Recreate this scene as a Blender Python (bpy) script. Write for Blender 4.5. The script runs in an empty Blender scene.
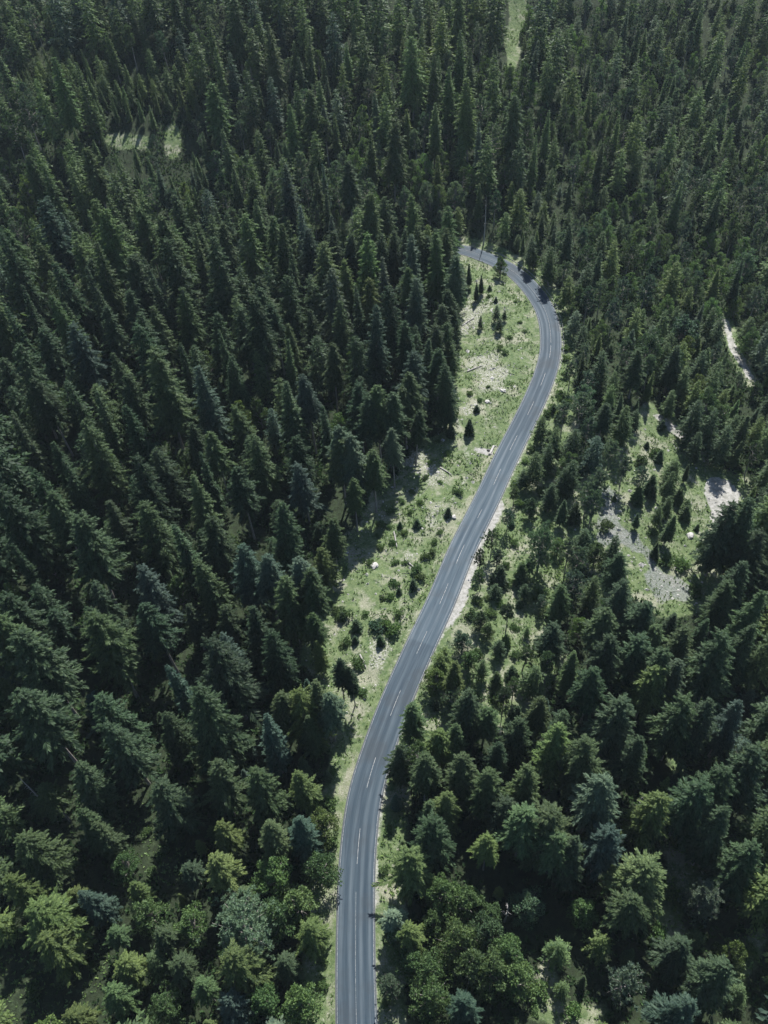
import bpy, math, random
import numpy as np
from mathutils import Matrix

# ------------------------------------------------------------------ basics
rng = np.random.default_rng(11)
random.seed(11)
scene = bpy.context.scene
C = scene.collection

CAM_Z = 140.0
F = 780.0
CX, CY = 384.0, 512.0
d = np.array([46.0, 718.0, F]); d /= np.linalg.norm(d)          # straight down, in camera space (x right, y down, z ahead)
WZ = -d
WY = np.array([0, 0, 1.0]) - d[2] * d; WY /= np.linalg.norm(WY)
WX = np.cross(WY, WZ)
M = np.array([WX, WY, WZ])                                       # camera space -> world
CAM = np.array([0, 0, CAM_Z])


def ray(u, v):
    r = M @ np.array([u - CX, v - CY, F])
    return r / np.linalg.norm(r)


def proj(P):
    P = np.atleast_2d(P)
    c = (P - CAM) @ M
    z = np.maximum(c[:, 2], 1e-3)
    return np.stack([CX + F * c[:, 0] / z, CY + F * c[:, 1] / z], 1), c[:, 2]


def smooth(a, b, x):
    t = np.clip((x - a) / (b - a), 0, 1)
    return t * t * (3 - 2 * t)


def in_poly(uv, poly):
    x, y = uv[:, 0], uv[:, 1]
    ins = np.zeros(len(uv), bool)
    n = len(poly)
    for i in range(n):
        x0, y0 = poly[i]; x1, y1 = poly[(i + 1) % n]
        if y0 == y1: continue
        c = ((y0 > y) != (y1 > y)) & (x < (x1 - x0) * (y - y0) / (y1 - y0) + x0)
        ins ^= c
    return ins


def seg_dist(P, line):
    """distance of 2D points to a polyline, and the arc length at the nearest point, and the side (+ right)"""
    A = line[:-1]; B = line[1:]
    best = np.full(len(P), 1e9); arc = np.zeros(len(P)); side = np.ones(len(P))
    acc = 0.0
    for a, b in zip(A, B):
        ab = b - a; L = np.linalg.norm(ab)
        t = np.clip(((P - a) @ ab) / (L * L), 0, 1)
        q = P - a - t[:, None] * ab
        dd = np.hypot(q[:, 0], q[:, 1])
        m = dd < best
        best[m] = dd[m]; arc[m] = acc + t[m] * L
        side[m] = np.sign(ab[1] * q[m, 0] - ab[0] * q[m, 1])
        acc += L
    return best, arc, side


def catmull(pts, n=8):
    pts = np.array(pts, float)
    P = np.vstack([2 * pts[0] - pts[1], pts, 2 * pts[-1] - pts[-2]])
    out = []
    for i in range(1, len(P) - 2):
        for k in range(n):
            t = k / n
            out.append(0.5 * ((2 * P[i]) + (-P[i - 1] + P[i + 1]) * t + (2 * P[i - 1] - 5 * P[i] + 4 * P[i + 1] - P[i + 2]) * t * t + (-P[i - 1] + 3 * P[i] - 3 * P[i + 1] + P[i + 2]) * t ** 3))
    out.append(P[-2])
    return np.array(out)


def flat(u, v):
    r = ray(u, v); t = -CAM_Z / r[2]
    return (CAM + t * r)[:2]


# ------------------------------------------------------------------ the road's line
ROAD_PX = [(356.5, 1024), (355.4, 975), (355.8, 909), (356.8, 866), (363.8, 800), (378.2, 750), (395.8, 702), (418.4, 650), (441.6, 600), (461.9, 550), (486.6, 500),
           (505, 460), (530, 410), (543, 380), (549, 360), (551, 345), (548.5, 320), (538.9, 299), (519.2, 276), (497, 262), (479, 255), (462, 249.5)]
rp = [flat(u, v) for u, v in ROAD_PX]
rp = [rp[0] + (rp[0] - rp[1]) * 7.0] + rp
rp += [rp[-1] + np.array([-14, 1.0]), rp[-1] + np.array([-28, -1.0])]
ROAD = catmull(rp, 8)
# even spacing
acc = np.concatenate([[0], np.cumsum(np.hypot(*np.diff(ROAD, axis=0).T))])
NR = int(acc[-1] / 1.5)
ss = np.linspace(0, acc[-1], NR)
ROAD = np.stack([np.interp(ss, acc, ROAD[:, 0]), np.interp(ss, acc, ROAD[:, 1])], 1)
for _ in range(6):
    ROAD[1:-1] = 0.25 * ROAD[:-2] + 0.5 * ROAD[1:-1] + 0.25 * ROAD[2:]
acc = np.concatenate([[0], np.cumsum(np.hypot(*np.diff(ROAD, axis=0).T))])
HALF = 3.2
RC = ROAD[::4]


def wob(x, y, s, k=0.0):
    return (np.sin(x / s + 1.3 * np.sin(y / (1.7 * s) + k)) + np.sin(y / (0.9 * s) + 1.1 * np.sin(x / (1.3 * s) + 2 * k + 1))) * 0.5


def height(x, y, fine=True):
    x = np.asarray(x, float); y = np.asarray(y, float)
    P = np.stack([x.ravel(), y.ravel()], 1)
    dr, ar, sd = seg_dist(P, RC)
    dr = dr.reshape(x.shape); sd = sd.reshape(x.shape)
    far = (0.40 - 0.09 * smooth(-60, 90, x)) * 24 * np.log1p(np.exp(np.clip((y - 272 - 0.10 * np.clip(x, -80, 120)) / 24, -30, 30)))
    far = far * (1 + 0.16 * wob(x, y, 34.0, 1.2)) + 5.0 * smooth(265, 320, y) * wob(x, y, 26.0, 2.2)
    far = np.where(far > 120, 120 + (far - 120) * 0.3, far)
    left = 7.0 * smooth(25, 120, np.where(sd < 0, dr, 0)) * smooth(340, 200, y)
    right = -6.5 * smooth(12, 60, np.where(sd > 0, dr, 0)) * smooth(300, 210, y)
    raw = far + left + right + 1.1 * wob(x, y, 23.0, 0.4) + 0.35 * wob(x, y, 7.0, 1.9)
    b = smooth(5.0, 17.0, dr)
    h = raw * b
    ditch = -0.75 * np.exp(-((dr - 5.1) / 0.9) ** 2) * (sd < 0)
    micro = (0.16 * wob(x, y, 1.9, 0.7) + 0.10 * wob(x, y, 0.83, 2.2)) * smooth(4.2, 7.0, dr)
    h = h + ditch + micro
    return np.where(dr < 4.1, -0.06 + 0 * h, h)


def hit(u, v, h=0.0, t0=40.0):
    """where the ray of a pixel comes within h of the ground: the base of a thing of height h whose top shows there"""
    r = ray(u, v)
    ts = np.arange(t0, 620, 1.0)
    Q = CAM + ts[:, None] * r
    g = Q[:, 2] - height(Q[:, 0], Q[:, 1]) - h
    k = np.argmax(g <= 0)
    if g[k] > 0: return None
    if k == 0: return Q[0, :2]
    a = g[k - 1] / (g[k - 1] - g[k])
    q = Q[k - 1] + a * (Q[k] - Q[k - 1])
    return q[:2]


def hz(x, y):
    return float(height(np.array([x]), np.array([y]))[0])


# ------------------------------------------------------------------ material helpers
def new_mat(name):
    m = bpy.data.materials.new(name); m.use_nodes = True
    nt = m.node_tree; nt.nodes.clear()
    out = nt.nodes.new('ShaderNodeOutputMaterial')
    return m, nt, out


def N(nt, kind, **kw):
    n = nt.nodes.new(kind)
    for k, v in kw.items():
        if k.startswith('i_'):
            n.inputs[k[2:].replace('_', ' ')].default_value = v
        else:
            setattr(n, k, v)
    return n


def mixrgb(nt, a, b, fac, blend='MIX'):
    n = nt.nodes.new('ShaderNodeMix'); n.data_type = 'RGBA'; n.blend_type = blend
    for sock, val in ((n.inputs[0], fac), (n.inputs[6], a), (n.inputs[7], b)):
        if hasattr(val, 'links'): nt.links.new(val, sock)
        elif isinstance(val, (int, float)): sock.default_value = val
        else: sock.default_value = (*val, 1) if len(val) == 3 else val
    return n.outputs[2]


def math_n(nt, op, a, b=0.0, clamp=False):
    n = nt.nodes.new('ShaderNodeMath'); n.operation = op; n.use_clamp = clamp
    for i, val in enumerate((a, b)):
        if hasattr(val, 'links'): nt.links.new(val, n.inputs[i])
        else: n.inputs[i].default_value = val
    return n.outputs[0]


def ramp(nt, fac, lo, hi):
    n = nt.nodes.new('ShaderNodeMapRange'); n.interpolation_type = 'SMOOTHSTEP'
    nt.links.new(fac, n.inputs[0]); n.inputs[1].default_value = lo; n.inputs[2].default_value = hi
    return n.outputs[0]


def noise(nt, vec, scale, detail=4, rough=0.6):
    n = N(nt, 'ShaderNodeTexNoise'); n.inputs['Scale'].default_value = scale
    n.inputs['Detail'].default_value = detail; n.inputs['Roughness'].default_value = rough
    if vec is not None: nt.links.new(vec, n.inputs['Vector'])
    return n.outputs['Fac']


def attr(nt, name):
    return N(nt, 'ShaderNodeAttribute', attribute_name=name)


def foliage_mat(name, base, from_attr=False, trans=0.28, spec=0.25, vary=0.45):
    m, nt, out = new_mat(name)
    geo = N(nt, 'ShaderNodeNewGeometry')
    if from_attr:
        tint = attr(nt, 'tint').outputs['Color']
    else:
        tint = N(nt, 'ShaderNodeObjectInfo').outputs['Color']
    col = mixrgb(nt, base, tint, 1.0, 'MULTIPLY')
    rnd = geo.outputs['Random Per Island']
    dark = mixrgb(nt, col, (0.55, 0.62, 0.66), 1.0, 'MULTIPLY')
    light = mixrgb(nt, col, (1.5, 1.42, 1.25), 1.0, 'MULTIPLY')
    c = mixrgb(nt, dark, light, rnd)
    b = N(nt, 'ShaderNodeBsdfPrincipled'); nt.links.new(c, b.inputs['Base Color'])
    b.inputs['Roughness'].default_value = 0.55
    b.inputs['Specular IOR Level'].default_value = spec
    t = N(nt, 'ShaderNodeBsdfTranslucent')
    nt.links.new(mixrgb(nt, c, (1.25, 1.3, 0.8), 1.0, 'MULTIPLY'), t.inputs['Color'])
    mx = N(nt, 'ShaderNodeMixShader'); mx.inputs[0].default_value = trans
    nt.links.new(b.outputs[0], mx.inputs[1]); nt.links.new(t.outputs[0], mx.inputs[2])
    nt.links.new(mx.outputs[0], out.inputs[0])
    return m


def plain_mat(name, col, col2=None, scale=6.0, rough=0.8, bump=0.0, metal=0.0):
    m, nt, out = new_mat(name)
    tc = N(nt, 'ShaderNodeTexCoord')
    b = N(nt, 'ShaderNodeBsdfPrincipled')
    b.inputs['Roughness'].default_value = rough; b.inputs['Metallic'].default_value = metal
    nz = noise(nt, tc.outputs['Object'], scale, 5)
    c = mixrgb(nt, col, col2 or tuple(0.6 * x for x in col), ramp(nt, nz, 0.35, 0.68))
    nt.links.new(c, b.inputs['Base Color'])
    if bump:
        bp = N(nt, 'ShaderNodeBump'); bp.inputs['Strength'].default_value = bump; bp.inputs['Distance'].default_value = 0.05
        nt.links.new(nz, bp.inputs['Height']); nt.links.new(bp.outputs[0], b.inputs['Normal'])
    nt.links.new(b.outputs[0], out.inputs[0])
    return m


# ------------------------------------------------------------------ mesh helpers
def mesh_from(name, verts, quads, mat, tris=None, smooth_shade=False, tint=None):
    """verts (n,3); quads (m,4); tris (k,3)"""
    verts = np.asarray(verts, np.float32)
    quads = np.asarray(quads, np.int32).reshape(-1, 4) if quads is not None and len(quads) else np.zeros((0, 4), np.int32)
    tris = np.asarray(tris, np.int32).reshape(-1, 3) if tris is not None and len(tris) else np.zeros((0, 3), np.int32)
    me = bpy.data.meshes.new(name)
    me.vertices.add(len(verts)); me.vertices.foreach_set('co', verts.ravel())
    loops = np.concatenate([quads.ravel(), tris.ravel()])
    me.loops.add(len(loops)); me.loops.foreach_set('vertex_index', loops)
    n = len(quads) + len(tris)
    starts = np.concatenate([np.arange(len(quads)) * 4, len(quads) * 4 + np.arange(len(tris)) * 3]).astype(np.int32)
    me.polygons.add(n); me.polygons.foreach_set('loop_start', starts)
    me.polygons.foreach_set('use_smooth', np.full(n, smooth_shade))
    me.update(calc_edges=True)
    if tint is not None:
        a = me.attributes.new('tint', 'FLOAT_COLOR', 'POINT')
        a.data.foreach_set('color', np.concatenate([tint, np.ones((len(tint), 1))], 1).astype(np.float32).ravel())
    if mat: me.materials.append(mat)
    return me


def link(name, me, parent=None):
    o = bpy.data.objects.new(name, me); C.objects.link(o)
    if parent: o.parent = parent
    return o


def tag(o, label=None, cat=None, group=None, kind=None):
    if label: o['label'] = label
    if cat: o['category'] = cat
    if group: o['group'] = group
    if kind: o['kind'] = kind
    return o


class Kites:
    """collects small leaf-like quads"""
    def __init__(self): self.v = []
    def add(self, p, a, w):
        """p base (n,3), a length vector (n,3), w half-width vector (n,3)"""
        p, a, w = (np.atleast_2d(q) for q in (p, a, w))
        m = p + 0.45 * a
        self.v.append(np.stack([p, m + w, p + a, m - w], 1))
    def arrays(self):
        v = np.concatenate(self.v).reshape(-1, 3)
        return v, np.arange(len(v)).reshape(-1, 4)


def unit(a):
    return a / np.maximum(np.linalg.norm(a, axis=-1, keepdims=True), 1e-9)


class Tubes:
    def __init__(self): self.v = []; self.q = []; self.n = 0
    def add(self, pts, rad, sides=7):
        pts = np.asarray(pts, float); n = len(pts)
        rad = np.broadcast_to(np.asarray(rad, float), (n,))
        t = np.gradient(pts, axis=0); t = unit(t)
        ref = np.where(np.abs(t[:, 2:3]) > 0.9, np.array([[1.0, 0, 0]]), np.array([[0, 0, 1.0]]))
        s = unit(np.cross(t, ref)); u = np.cross(s, t)
        an = np.arange(sides) / sides * 2 * np.pi
        ring = pts[:, None] + rad[:, None, None] * (np.cos(an)[None, :, None] * s[:, None] + np.sin(an)[None, :, None] * u[:, None])
        b = self.n
        self.v.append(ring.reshape(-1, 3)); self.n += n * sides
        for i in range(n - 1):
            for k in range(sides):
                k2 = (k + 1) % sides
                self.q.append((b + i * sides + k, b + i * sides + k2, b + (i + 1) * sides + k2, b + (i + 1) * sides + k))
        # caps
        c0 = self.n; self.v.append(np.array([pts[-1] + t[-1] * rad[-1] * 0.5])); self.n += 1
        e = b + (n - 1) * sides
        for k in range(0, sides):
            self.q.append((e + k, e + (k + 1) % sides, c0, c0))
    def arrays(self):
        q = np.array(self.q); v = np.concatenate(self.v)
        tri = q[q[:, 2] == q[:, 3]][:, :3]; quad = q[q[:, 2] != q[:, 3]]
        return v, quad, tri


# ------------------------------------------------------------------ tree shapes (metres, base at the origin)
def conifer(rng, h, R, base, nwh, nb, ntw, power=0.8, droop=0.35, tw_len=0.40, tw_w=0.20, ragged=0.16, hang=0.6, lean=0.0):
    K = Kites()
    for i in range(nwh):
        t = (i + rng.uniform(-.3, .3)) / (nwh - 1); t = min(max(t, 0), 0.985)
        z = h * (base + (1 - base) * t ** 0.94)
        prof = (1 - t) ** power * (0.62 + 0.38 * min(1.0, (t + 0.04) / 0.22))
        r0 = R * prof + 0.18
        n = max(4, int(round(nb * (0.55 + 0.45 * (1 - t)) + rng.uniform(-1, 1))))
        ph = rng.uniform(0, 6.283)
        for k in range(n):
            an = ph + 6.283 * k / n + rng.normal(0, 0.18)
            r = r0 * (1 + rng.normal(0, ragged)) * (0.75 if rng.random() < 0.12 else 1)
            zz = z + rng.normal(0, 0.12)
            e = math.radians(38 * t ** 1.6 - 8 - 20 * droop + rng.normal(0, 6))
            out = np.array([math.cos(an), math.sin(an), 0.0]); sd = np.array([-math.sin(an), math.cos(an), 0.0])
            m = max(5, int(ntw * (0.45 + 0.55 * r / R)))
            s = np.linspace(0.22, 1.0, m) + rng.uniform(-.03, .03, m)
            rad = r * s
            up = math.tan(e) * rad - droop * 0.55 * r * s ** 2 + 0.22 * r * np.clip(s - 0.55, 0, 1) ** 1.5
            p = out * rad[:, None] + np.array([0, 0, 1.0]) * (zz + up)[:, None]
            sg = np.where(np.arange(m) % 2 == 0, 1.0, -1.0)
            a_s = np.radians(58 - 40 * s ** 2)
            dirv = out * np.cos(a_s)[:, None] + sd * (sg * np.sin(a_s))[:, None]
            dirv = dirv + np.array([0, 0, 1.0]) * (rng.normal(-0.18 - 0.3 * droop, 0.2, m))[:, None]
            dirv = unit(dirv)
            L = (r * tw_len * (1.05 - 0.55 * s) + 0.30) * rng.uniform(0.75, 1.25, m)
            wv = unit(np.cross(dirv, np.array([0, 0, 1.0]) + rng.normal(0, 0.45, (m, 3))))
            W = np.clip(L * tw_w, 0.07, 0.26) * rng.uniform(0.8, 1.2, m)
            K.add(p, dirv * L[:, None], wv * W[:, None])
            # sprays hanging under the bough
            mh = int(m * hang)
            if mh:
                idx = rng.choice(m, mh, replace=False)
                hd = unit(out * rng.uniform(0.1, 0.6, (mh, 1)) + sd * rng.normal(0, 0.5, (mh, 1)) + np.array([0, 0, -1.0]) * rng.uniform(0.4, 0.9, (mh, 1)))
                HL = L[idx] * rng.uniform(0.7, 1.1, mh)
                K.add(p[idx], hd * HL[:, None], unit(np.cross(hd, out + rng.normal(0, .4, (mh, 3)))) * (W[idx] * 1.05)[:, None])
    # leader
    for j in range(5):
        an = rng.uniform(0, 6.28)
        K.add(np.array([0, 0, h * 0.972 - 0.12 * j]), np.array([math.cos(an) * 0.22, math.sin(an) * 0.22, 0.62]), np.array([-math.sin(an), math.cos(an), 0]) * 0.06)
    return K.arrays()


def trunk_tube(h, r, top=0.05, bend=0.0, sides=8, T=None):
    T = T or Tubes()
    zs = np.linspace(-0.6, h, 9)
    pts = np.stack([bend * np.sin(zs / h * 3.0), bend * 0.6 * np.sin(zs / h * 2.2 + 1) - bend * 0.6 * math.sin(1), zs], 1)
    rr = r * (1 - zs / h) ** 0.85 * (1 + 0.35 * np.exp(-np.clip(zs, 0, None) / 0.5)) + top if False else np.maximum(top, r * np.clip(1 - np.clip(zs, 0, h) / h, 0, 1) ** 0.8 * (1 + 0.35 * np.exp(-np.clip(zs, 0, None) / 0.5)))
    T.add(pts, rr, sides)
    return T


def ball_leaves(K, rng, c, r, n, size, flatz=0.8, outward=0.5):
    dv = unit(rng.normal(0, 1, (n, 3)))
    rr = r * rng.uniform(0.35, 1.0, n) ** 0.5 * rng.uniform(0.8, 1.12, n)
    p = c + dv * rr[:, None] * np.array([1, 1, flatz])
    a = unit(dv * outward + rng.normal(0, 0.55, (n, 3)) + np.array([0, 0, -0.1]))
    L = size * rng.uniform(0.7, 1.35, n)
    w = unit(np.cross(a, rng.normal(0, 1, (n, 3)) + np.array([0, 0, 0.4])))
    K.add(p, a * L[:, None], w * (L * 0.36)[:, None])


def broadleaf(rng, h, R, lobes, per, size, base=0.22):
    K = Kites(); T = trunk_tube(h * 0.62, 0.017 * h + 0.04, 0.05, 0.15)
    for i in range(lobes):
        t = (i + 0.5) / lobes
        zc = base + (0.93 - base) * t
        prof = math.sin(math.pi * min(1, (0.18 + 0.80 * t) ** 0.8)) ** 0.7
        an = i * 2.4 + rng.uniform(-.5, .5)
        rad = R * prof * rng.uniform(0.25, 0.95)
        c = np.array([math.cos(an) * rad, math.sin(an) * rad, h * zc * rng.uniform(0.86, 1.08)])
        r = R * rng.uniform(0.18, 0.40) * (1.1 - 0.5 * t)
        ball_leaves(K, rng, c, r, per, size)
        z0 = min(h * 0.58, c[2] * 0.55)
        mid = c * np.array([0.45, 0.45, 0]) + np.array([0, 0, z0 + (c[2] - z0) * 0.6])
        T.add(np.array([[0, 0, z0], mid, c]), np.array([0.011 * h, 0.007 * h, 0.02]), 5)
    return K.arrays(), T


def pine(rng, h, R, base, limbs, tufts, size, feather=False):
    K = Kites(); T = trunk_tube(h * 0.97, 0.0115 * h + 0.03, 0.04, 0.22)
    for i in range(limbs):
        t = (i + rng.uniform(0, 1)) / limbs
        z = h * (base + (0.98 - base) * t)
        r = R * (1 - t ** 2.2) ** 0.6 * rng.uniform(0.5, 1.1) * (0.65 + 0.35 * min(1, t / 0.25)) + 0.3
        an = i * 2.4 + rng.uniform(-.6, .6)
        e = rng.uniform(0.05, 0.5) + 0.5 * t
        out = np.array([math.cos(an), math.sin(an), 0])
        tip = np.array([0, 0, z]) + out * r + np.array([0, 0, r * math.tan(min(e, 0.9)) * 0.6])
        T.add(np.array([[0, 0, z], [*(out[:2] * r * 0.5), z + r * 0.12], tip]), np.array([0.0045 * h, 0.003 * h, 0.015]), 4)
        for k in range(tufts):
            s = rng.uniform(0.4, 1.05)
            c = np.array([0, 0, z]) + (tip - np.array([0, 0, z])) * s + rng.normal(0, 0.16 * r + 0.08, 3)
            n = 26 if not feather else 34
            dv = unit(rng.normal(0, 1, (n, 3)) + np.array([0, 0, 0.55]) + out * 0.35)
            L = size * rng.uniform(0.6, 1.3, n)
            w = unit(np.cross(dv, rng.normal(0, 1, (n, 3))))
            K.add(np.repeat(c[None], n, 0), dv * L[:, None], w * (L * (0.12 if feather else 0.17))[:, None])
    return K.arrays(), T


def snag(rng, h, n):
    T = trunk_tube(h, 0.012 * h + 0.06, 0.03, 0.2)
    for i in range(n):
        z = h * rng.uniform(0.35, 0.98); an = rng.uniform(0, 6.28); r = rng.uniform(0.5, 1.8) * (1.15 - z / h) + 0.2
        T.add(np.array([[0, 0, z], [math.cos(an) * r * .5, math.sin(an) * r * .5, z + .05 * r], [math.cos(an + .2) * r, math.sin(an + .2) * r, z - .1 * r]]), np.array([.05, .03, .012]), 4)
    return T


# ------------------------------------------------------------------ materials
FOL = (0.060, 0.093, 0.052)
m_spruce = foliage_mat('spruce_needles', FOL, trans=0.40, spec=0.12)
m_leaf = foliage_mat('broad_leaves', (0.055, 0.090, 0.046), trans=0.36, spec=0.15)
m_far = foliage_mat('forest_needles', FOL, True, trans=0.40, spec=0.12)
m_bark = plain_mat('grey_bark', (0.29, 0.265, 0.245), (0.15, 0.135, 0.125), 3.0, 0.9)
m_dead = plain_mat('bleached_wood', (0.36, 0.345, 0.33), (0.22, 0.21, 0.2), 3.0, 0.85)
m_stone = plain_mat('limestone', (0.44, 0.43, 0.41), (0.27, 0.265, 0.255), 2.0, 0.9, 0.5)
m_concrete = plain_mat('concrete', (0.36, 0.35, 0.33), (0.25, 0.245, 0.235), 2.0, 0.85)
m_steel = plain_mat('galvanised_steel', (0.30, 0.31, 0.32), (0.2, 0.2, 0.21), 4.0, 0.45, 0, 0.7)
m_white = plain_mat('white_plastic', (0.75, 0.75, 0.73), (0.6, 0.6, 0.58), 5.0, 0.5)
m_black = plain_mat('black_plastic', (0.02, 0.02, 0.02), (0.03, 0.03, 0.03), 5.0, 0.5)

TINTS = {                                 # the crown's own colour multiplied with the needles' base colour
    'dark green': (0.80, 0.86, 0.86), 'deep green': (0.62, 0.72, 0.74), 'blue-green': (0.88, 0.96, 1.36), 'mid green': (1.10, 1.12, 0.95),
    'yellow-green': (1.6, 1.5, 1.0), 'grey-green': (1.42, 1.35, 1.70), 'light green': (1.45, 1.5, 1.15), 'silver-grey': (2.05, 1.85, 2.6),
}

# ------------------------------------------------------------------ prototypes: kind -> list of (trunk mesh, crown mesh, height, word)
PROTO = {}


def add_proto(kind, crown, T, h, word, mat=m_spruce, bark=m_bark):
    cv, cq = crown
    cm = mesh_from(kind + '_crown', cv, cq, mat)
    tv, tq, tt = T.arrays()
    tm = mesh_from(kind + '_trunk', tv, tq, bark, tt, True)
    PROTO.setdefault(kind, []).append((tm, cm, h, word))


r_ = np.random.default_rng(5)
for R, base, word, pw, dr, rg in ((3.9, .16, 'broad', .60, .50, .22), (3.5, .22, 'full', .55, .40, .25), (3.2, .30, 'ragged', .50, .45, .36), (2.8, .24, 'slim', .62, .40, .26),
                                  (3.7, .20, 'shaggy', .48, .60, .33), (3.2, .18, 'even', .70, .45, .20), (4.2, .24, 'wide', .52, .45, .30), (3.1, .38, 'high-crowned', .48, .45, .32), (2.9, .50, 'bare-stemmed', .50, .55, .32)):
    add_proto('spruce_tree', conifer(r_, 24, R, base, 38, 10, 38, pw, dr, 0.19, 0.145, rg, .75), trunk_tube(23.3, 0.27), 24, word)
for R, base, word, pw, dr in ((2.2, .10, 'spire-shaped', .92, .25), (2.5, .14, 'pointed', .85, .3), (1.9, .16, 'needle-thin', .85, .25), (2.6, .20, 'tapering', .78, .35)):
    add_proto('fir_tree', conifer(r_, 24, R, base, 38, 9, 17, pw, dr, 0.30, 0.22, 0.18), trunk_tube(23.3, 0.24), 24, word)
for R, base, word in ((2.6, .45, 'open'), (3.2, .40, 'spreading'), (2.2, .55, 'tufted'), (2.8, .35, 'rounded')):
    c, T = pine(r_, 16, R, base, 30, 5, 0.55); add_proto('pine_tree', c, T, 16, word)
for R, word in ((3.4, 'rounded'), (2.7, 'upright'), (3.9, 'spreading'), (3.0, 'lumpy')):
    c, T = broadleaf(r_, 11, R, 30, 170, 0.30); add_proto('broadleaf_tree', c, T, 11, word, m_leaf)
for R, word in ((3.6, 'feathery'), (3.0, 'wispy')):
    c, T = pine(r_, 13, R, .18, 64, 10, 0.36, True); add_proto('willow_tree', c, T, 13, word, m_leaf)
YS = []
for R, word in ((1.35, 'bushy'), (1.1, 'slender'), (1.5, 'squat')):
    cv, cq = conifer(r_, 5.2, R, .02, 15, 9, 10, .85, .15, 0.5, 0.25, .12, .5)
    tv, tq, tt = trunk_tube(5.0, .07, .02).arrays()
    YS.append((mesh_from('young_spruce', cv, cq, m_spruce), 5.2, word))
SH = []
for k, word in enumerate(('rounded', 'sprawling', 'lumpy')):
    K = Kites()
    for j in range(8 + k):
        an = j * 2.4; rr = r_.uniform(0.15, 1.0) if j else 0
        ball_leaves(K, r_, np.array([math.cos(an) * rr, math.sin(an) * rr * .9, r_.uniform(.2, 1.05)]), r_.uniform(.25, .55), 90, .24, .9, .9)
    v, q = K.arrays()
    SH.append((mesh_from('shrub', v, q, m_leaf), 1.5, word))
# small copies for the mass of far trees, fewer and larger sprays
LOW = []
for R, base, pw, dr, nw in ((3.7, .2, .60, .5, 20), (3.2, .25, .52, .5, 20), (2.6, .12, .80, .3, 22), (2.9, .15, .72, .3, 22), (4.0, .22, .55, .55, 19)):
    LOW.append(conifer(r_, 24, R, base, nw + 4, 8, 10, pw, dr, 0.34, 0.26, .24, .5))

# ------------------------------------------------------------------ open ground, told by where it lies on the photograph's ground
CLEARING = [(462, 255), (480, 264), (512, 284), (530, 305), (536, 330), (533, 352), (516, 402), (490, 452), (470, 498), (446, 546), (423, 600), (400, 650), (376, 700), (358, 748), (347, 780),
            (338, 790), (335, 750), (322, 715), (318, 680), (300, 662), (303, 640), (318, 622), (330, 585), (352, 530), (372, 500), (398, 474), (424, 448), (446, 420), (456, 396), (456, 350), (460, 312), (462, 285)]
RIGHT_OPEN = [(636, 394), (692, 424), (708, 466), (742, 474), (752, 500), (730, 530), (720, 606), (690, 622), (640, 600), (600, 590), (575, 550), (568, 500), (585, 470), (612, 455), (632, 430)]
VERGE = [(565, 375), (585, 395), (575, 440), (562, 470), (560, 500), (580, 520), (575, 560), (550, 610), (560, 650), (550, 690), (520, 720), (480, 725), (440, 740), (416, 735), (470, 590), (495, 520), (520, 465), (552, 395)]
STRIP_SE = [(676, 735), (690, 735), (694, 800), (700, 880), (690, 940), (660, 960), (650, 930), (668, 860)]
PATCH_S = [(528, 975), (548, 965), (566, 1000), (600, 1005), (610, 1030), (520, 1030)]
PATCH_E = [(735, 930), (765, 925), (768, 965), (740, 985)]
HOLE_SW = [(0, 960), (60, 930), (112, 950), (100, 1000), (60, 1015), (0, 1024)]
HOLE_W = [(120, 800), (175, 800), (190, 850), (180, 890), (150, 880), (128, 850)]
MEADOW = [(164, 150), (166, 126), (176, 122), (182, 140), (180, 156), (170, 160)]
MEADOW2 = [(104, 134), (150, 138), (150, 150), (104, 146)]
STREAK = [(506, -10), (526, -10), (527, 18), (518, 34), (521, 52), (512, 78), (505, 84), (508, 60), (503, 40), (510, 20)]
YOUNG = [(35, 66), (70, 74), (120, 88), (200, 78), (204, 122), (160, 150), (120, 140), (70, 125), (38, 105)]
MEADOW_WIDE = [(158, 162), (160, 118), (178, 112), (190, 140), (186, 164)]
STREAK_WIDE = [(502, -10), (530, -10), (532, 20), (523, 36), (526, 54), (516, 84), (502, 90), (503, 60), (498, 40), (505, 20)]
TRACK = [(722, 318), (727, 318), (735, 345), (744, 358), (754, 378), (749, 381), (738, 362), (729, 346)]
TRACK_OPEN = [(719, 310), (730, 310), (740, 345), (757, 376), (757, 388), (747, 388), (728, 352)]
QUARRY = [(704, 488), (712, 476), (728, 480), (742, 494), (735, 508), (724, 532), (712, 520)]
PATH_E = [(650, 412), (660, 414), (690, 436), (684, 442), (668, 430)]
SCREE = [(606, 496), (618, 505), (636, 548), (664, 572), (690, 590), (682, 598), (660, 588), (636, 566), (612, 545), (602, 525)]
LAYBY = [(502, 502), (505, 507), (486, 545), (469, 588), (466, 602), (456, 620), (441, 640), (450, 616), (461, 590), (475, 556), (491, 520)]
RAMP = [(474, 447), (492, 449), (494, 457), (478, 454)]
DEB = [[(404, 462), (420, 448), (446, 470), (450, 492), (432, 488)], [(462, 305), (482, 312), (500, 300), (508, 308), (486, 322), (470, 332), (458, 340)],
       [(466, 360), (488, 350), (500, 358), (480, 372), (462, 378)], [(455, 400), (478, 405), (480, 420), (462, 420)], [(395, 552), (412, 548), (414, 566), (398, 576)],
       [(430, 505), (445, 498), (446, 516), (432, 524)], [(365, 650), (382, 640), (384, 660), (370, 668)], [(470, 372), (515, 362), (512, 378), (480, 390)]]
TRAIL = [(457, 418), (462, 438), (468, 455), (468, 472), (462, 488), (448, 505), (440, 520), (436, 540)]
BLOCK = [CLEARING, RIGHT_OPEN, STRIP_SE, PATCH_S, VERGE]
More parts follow.
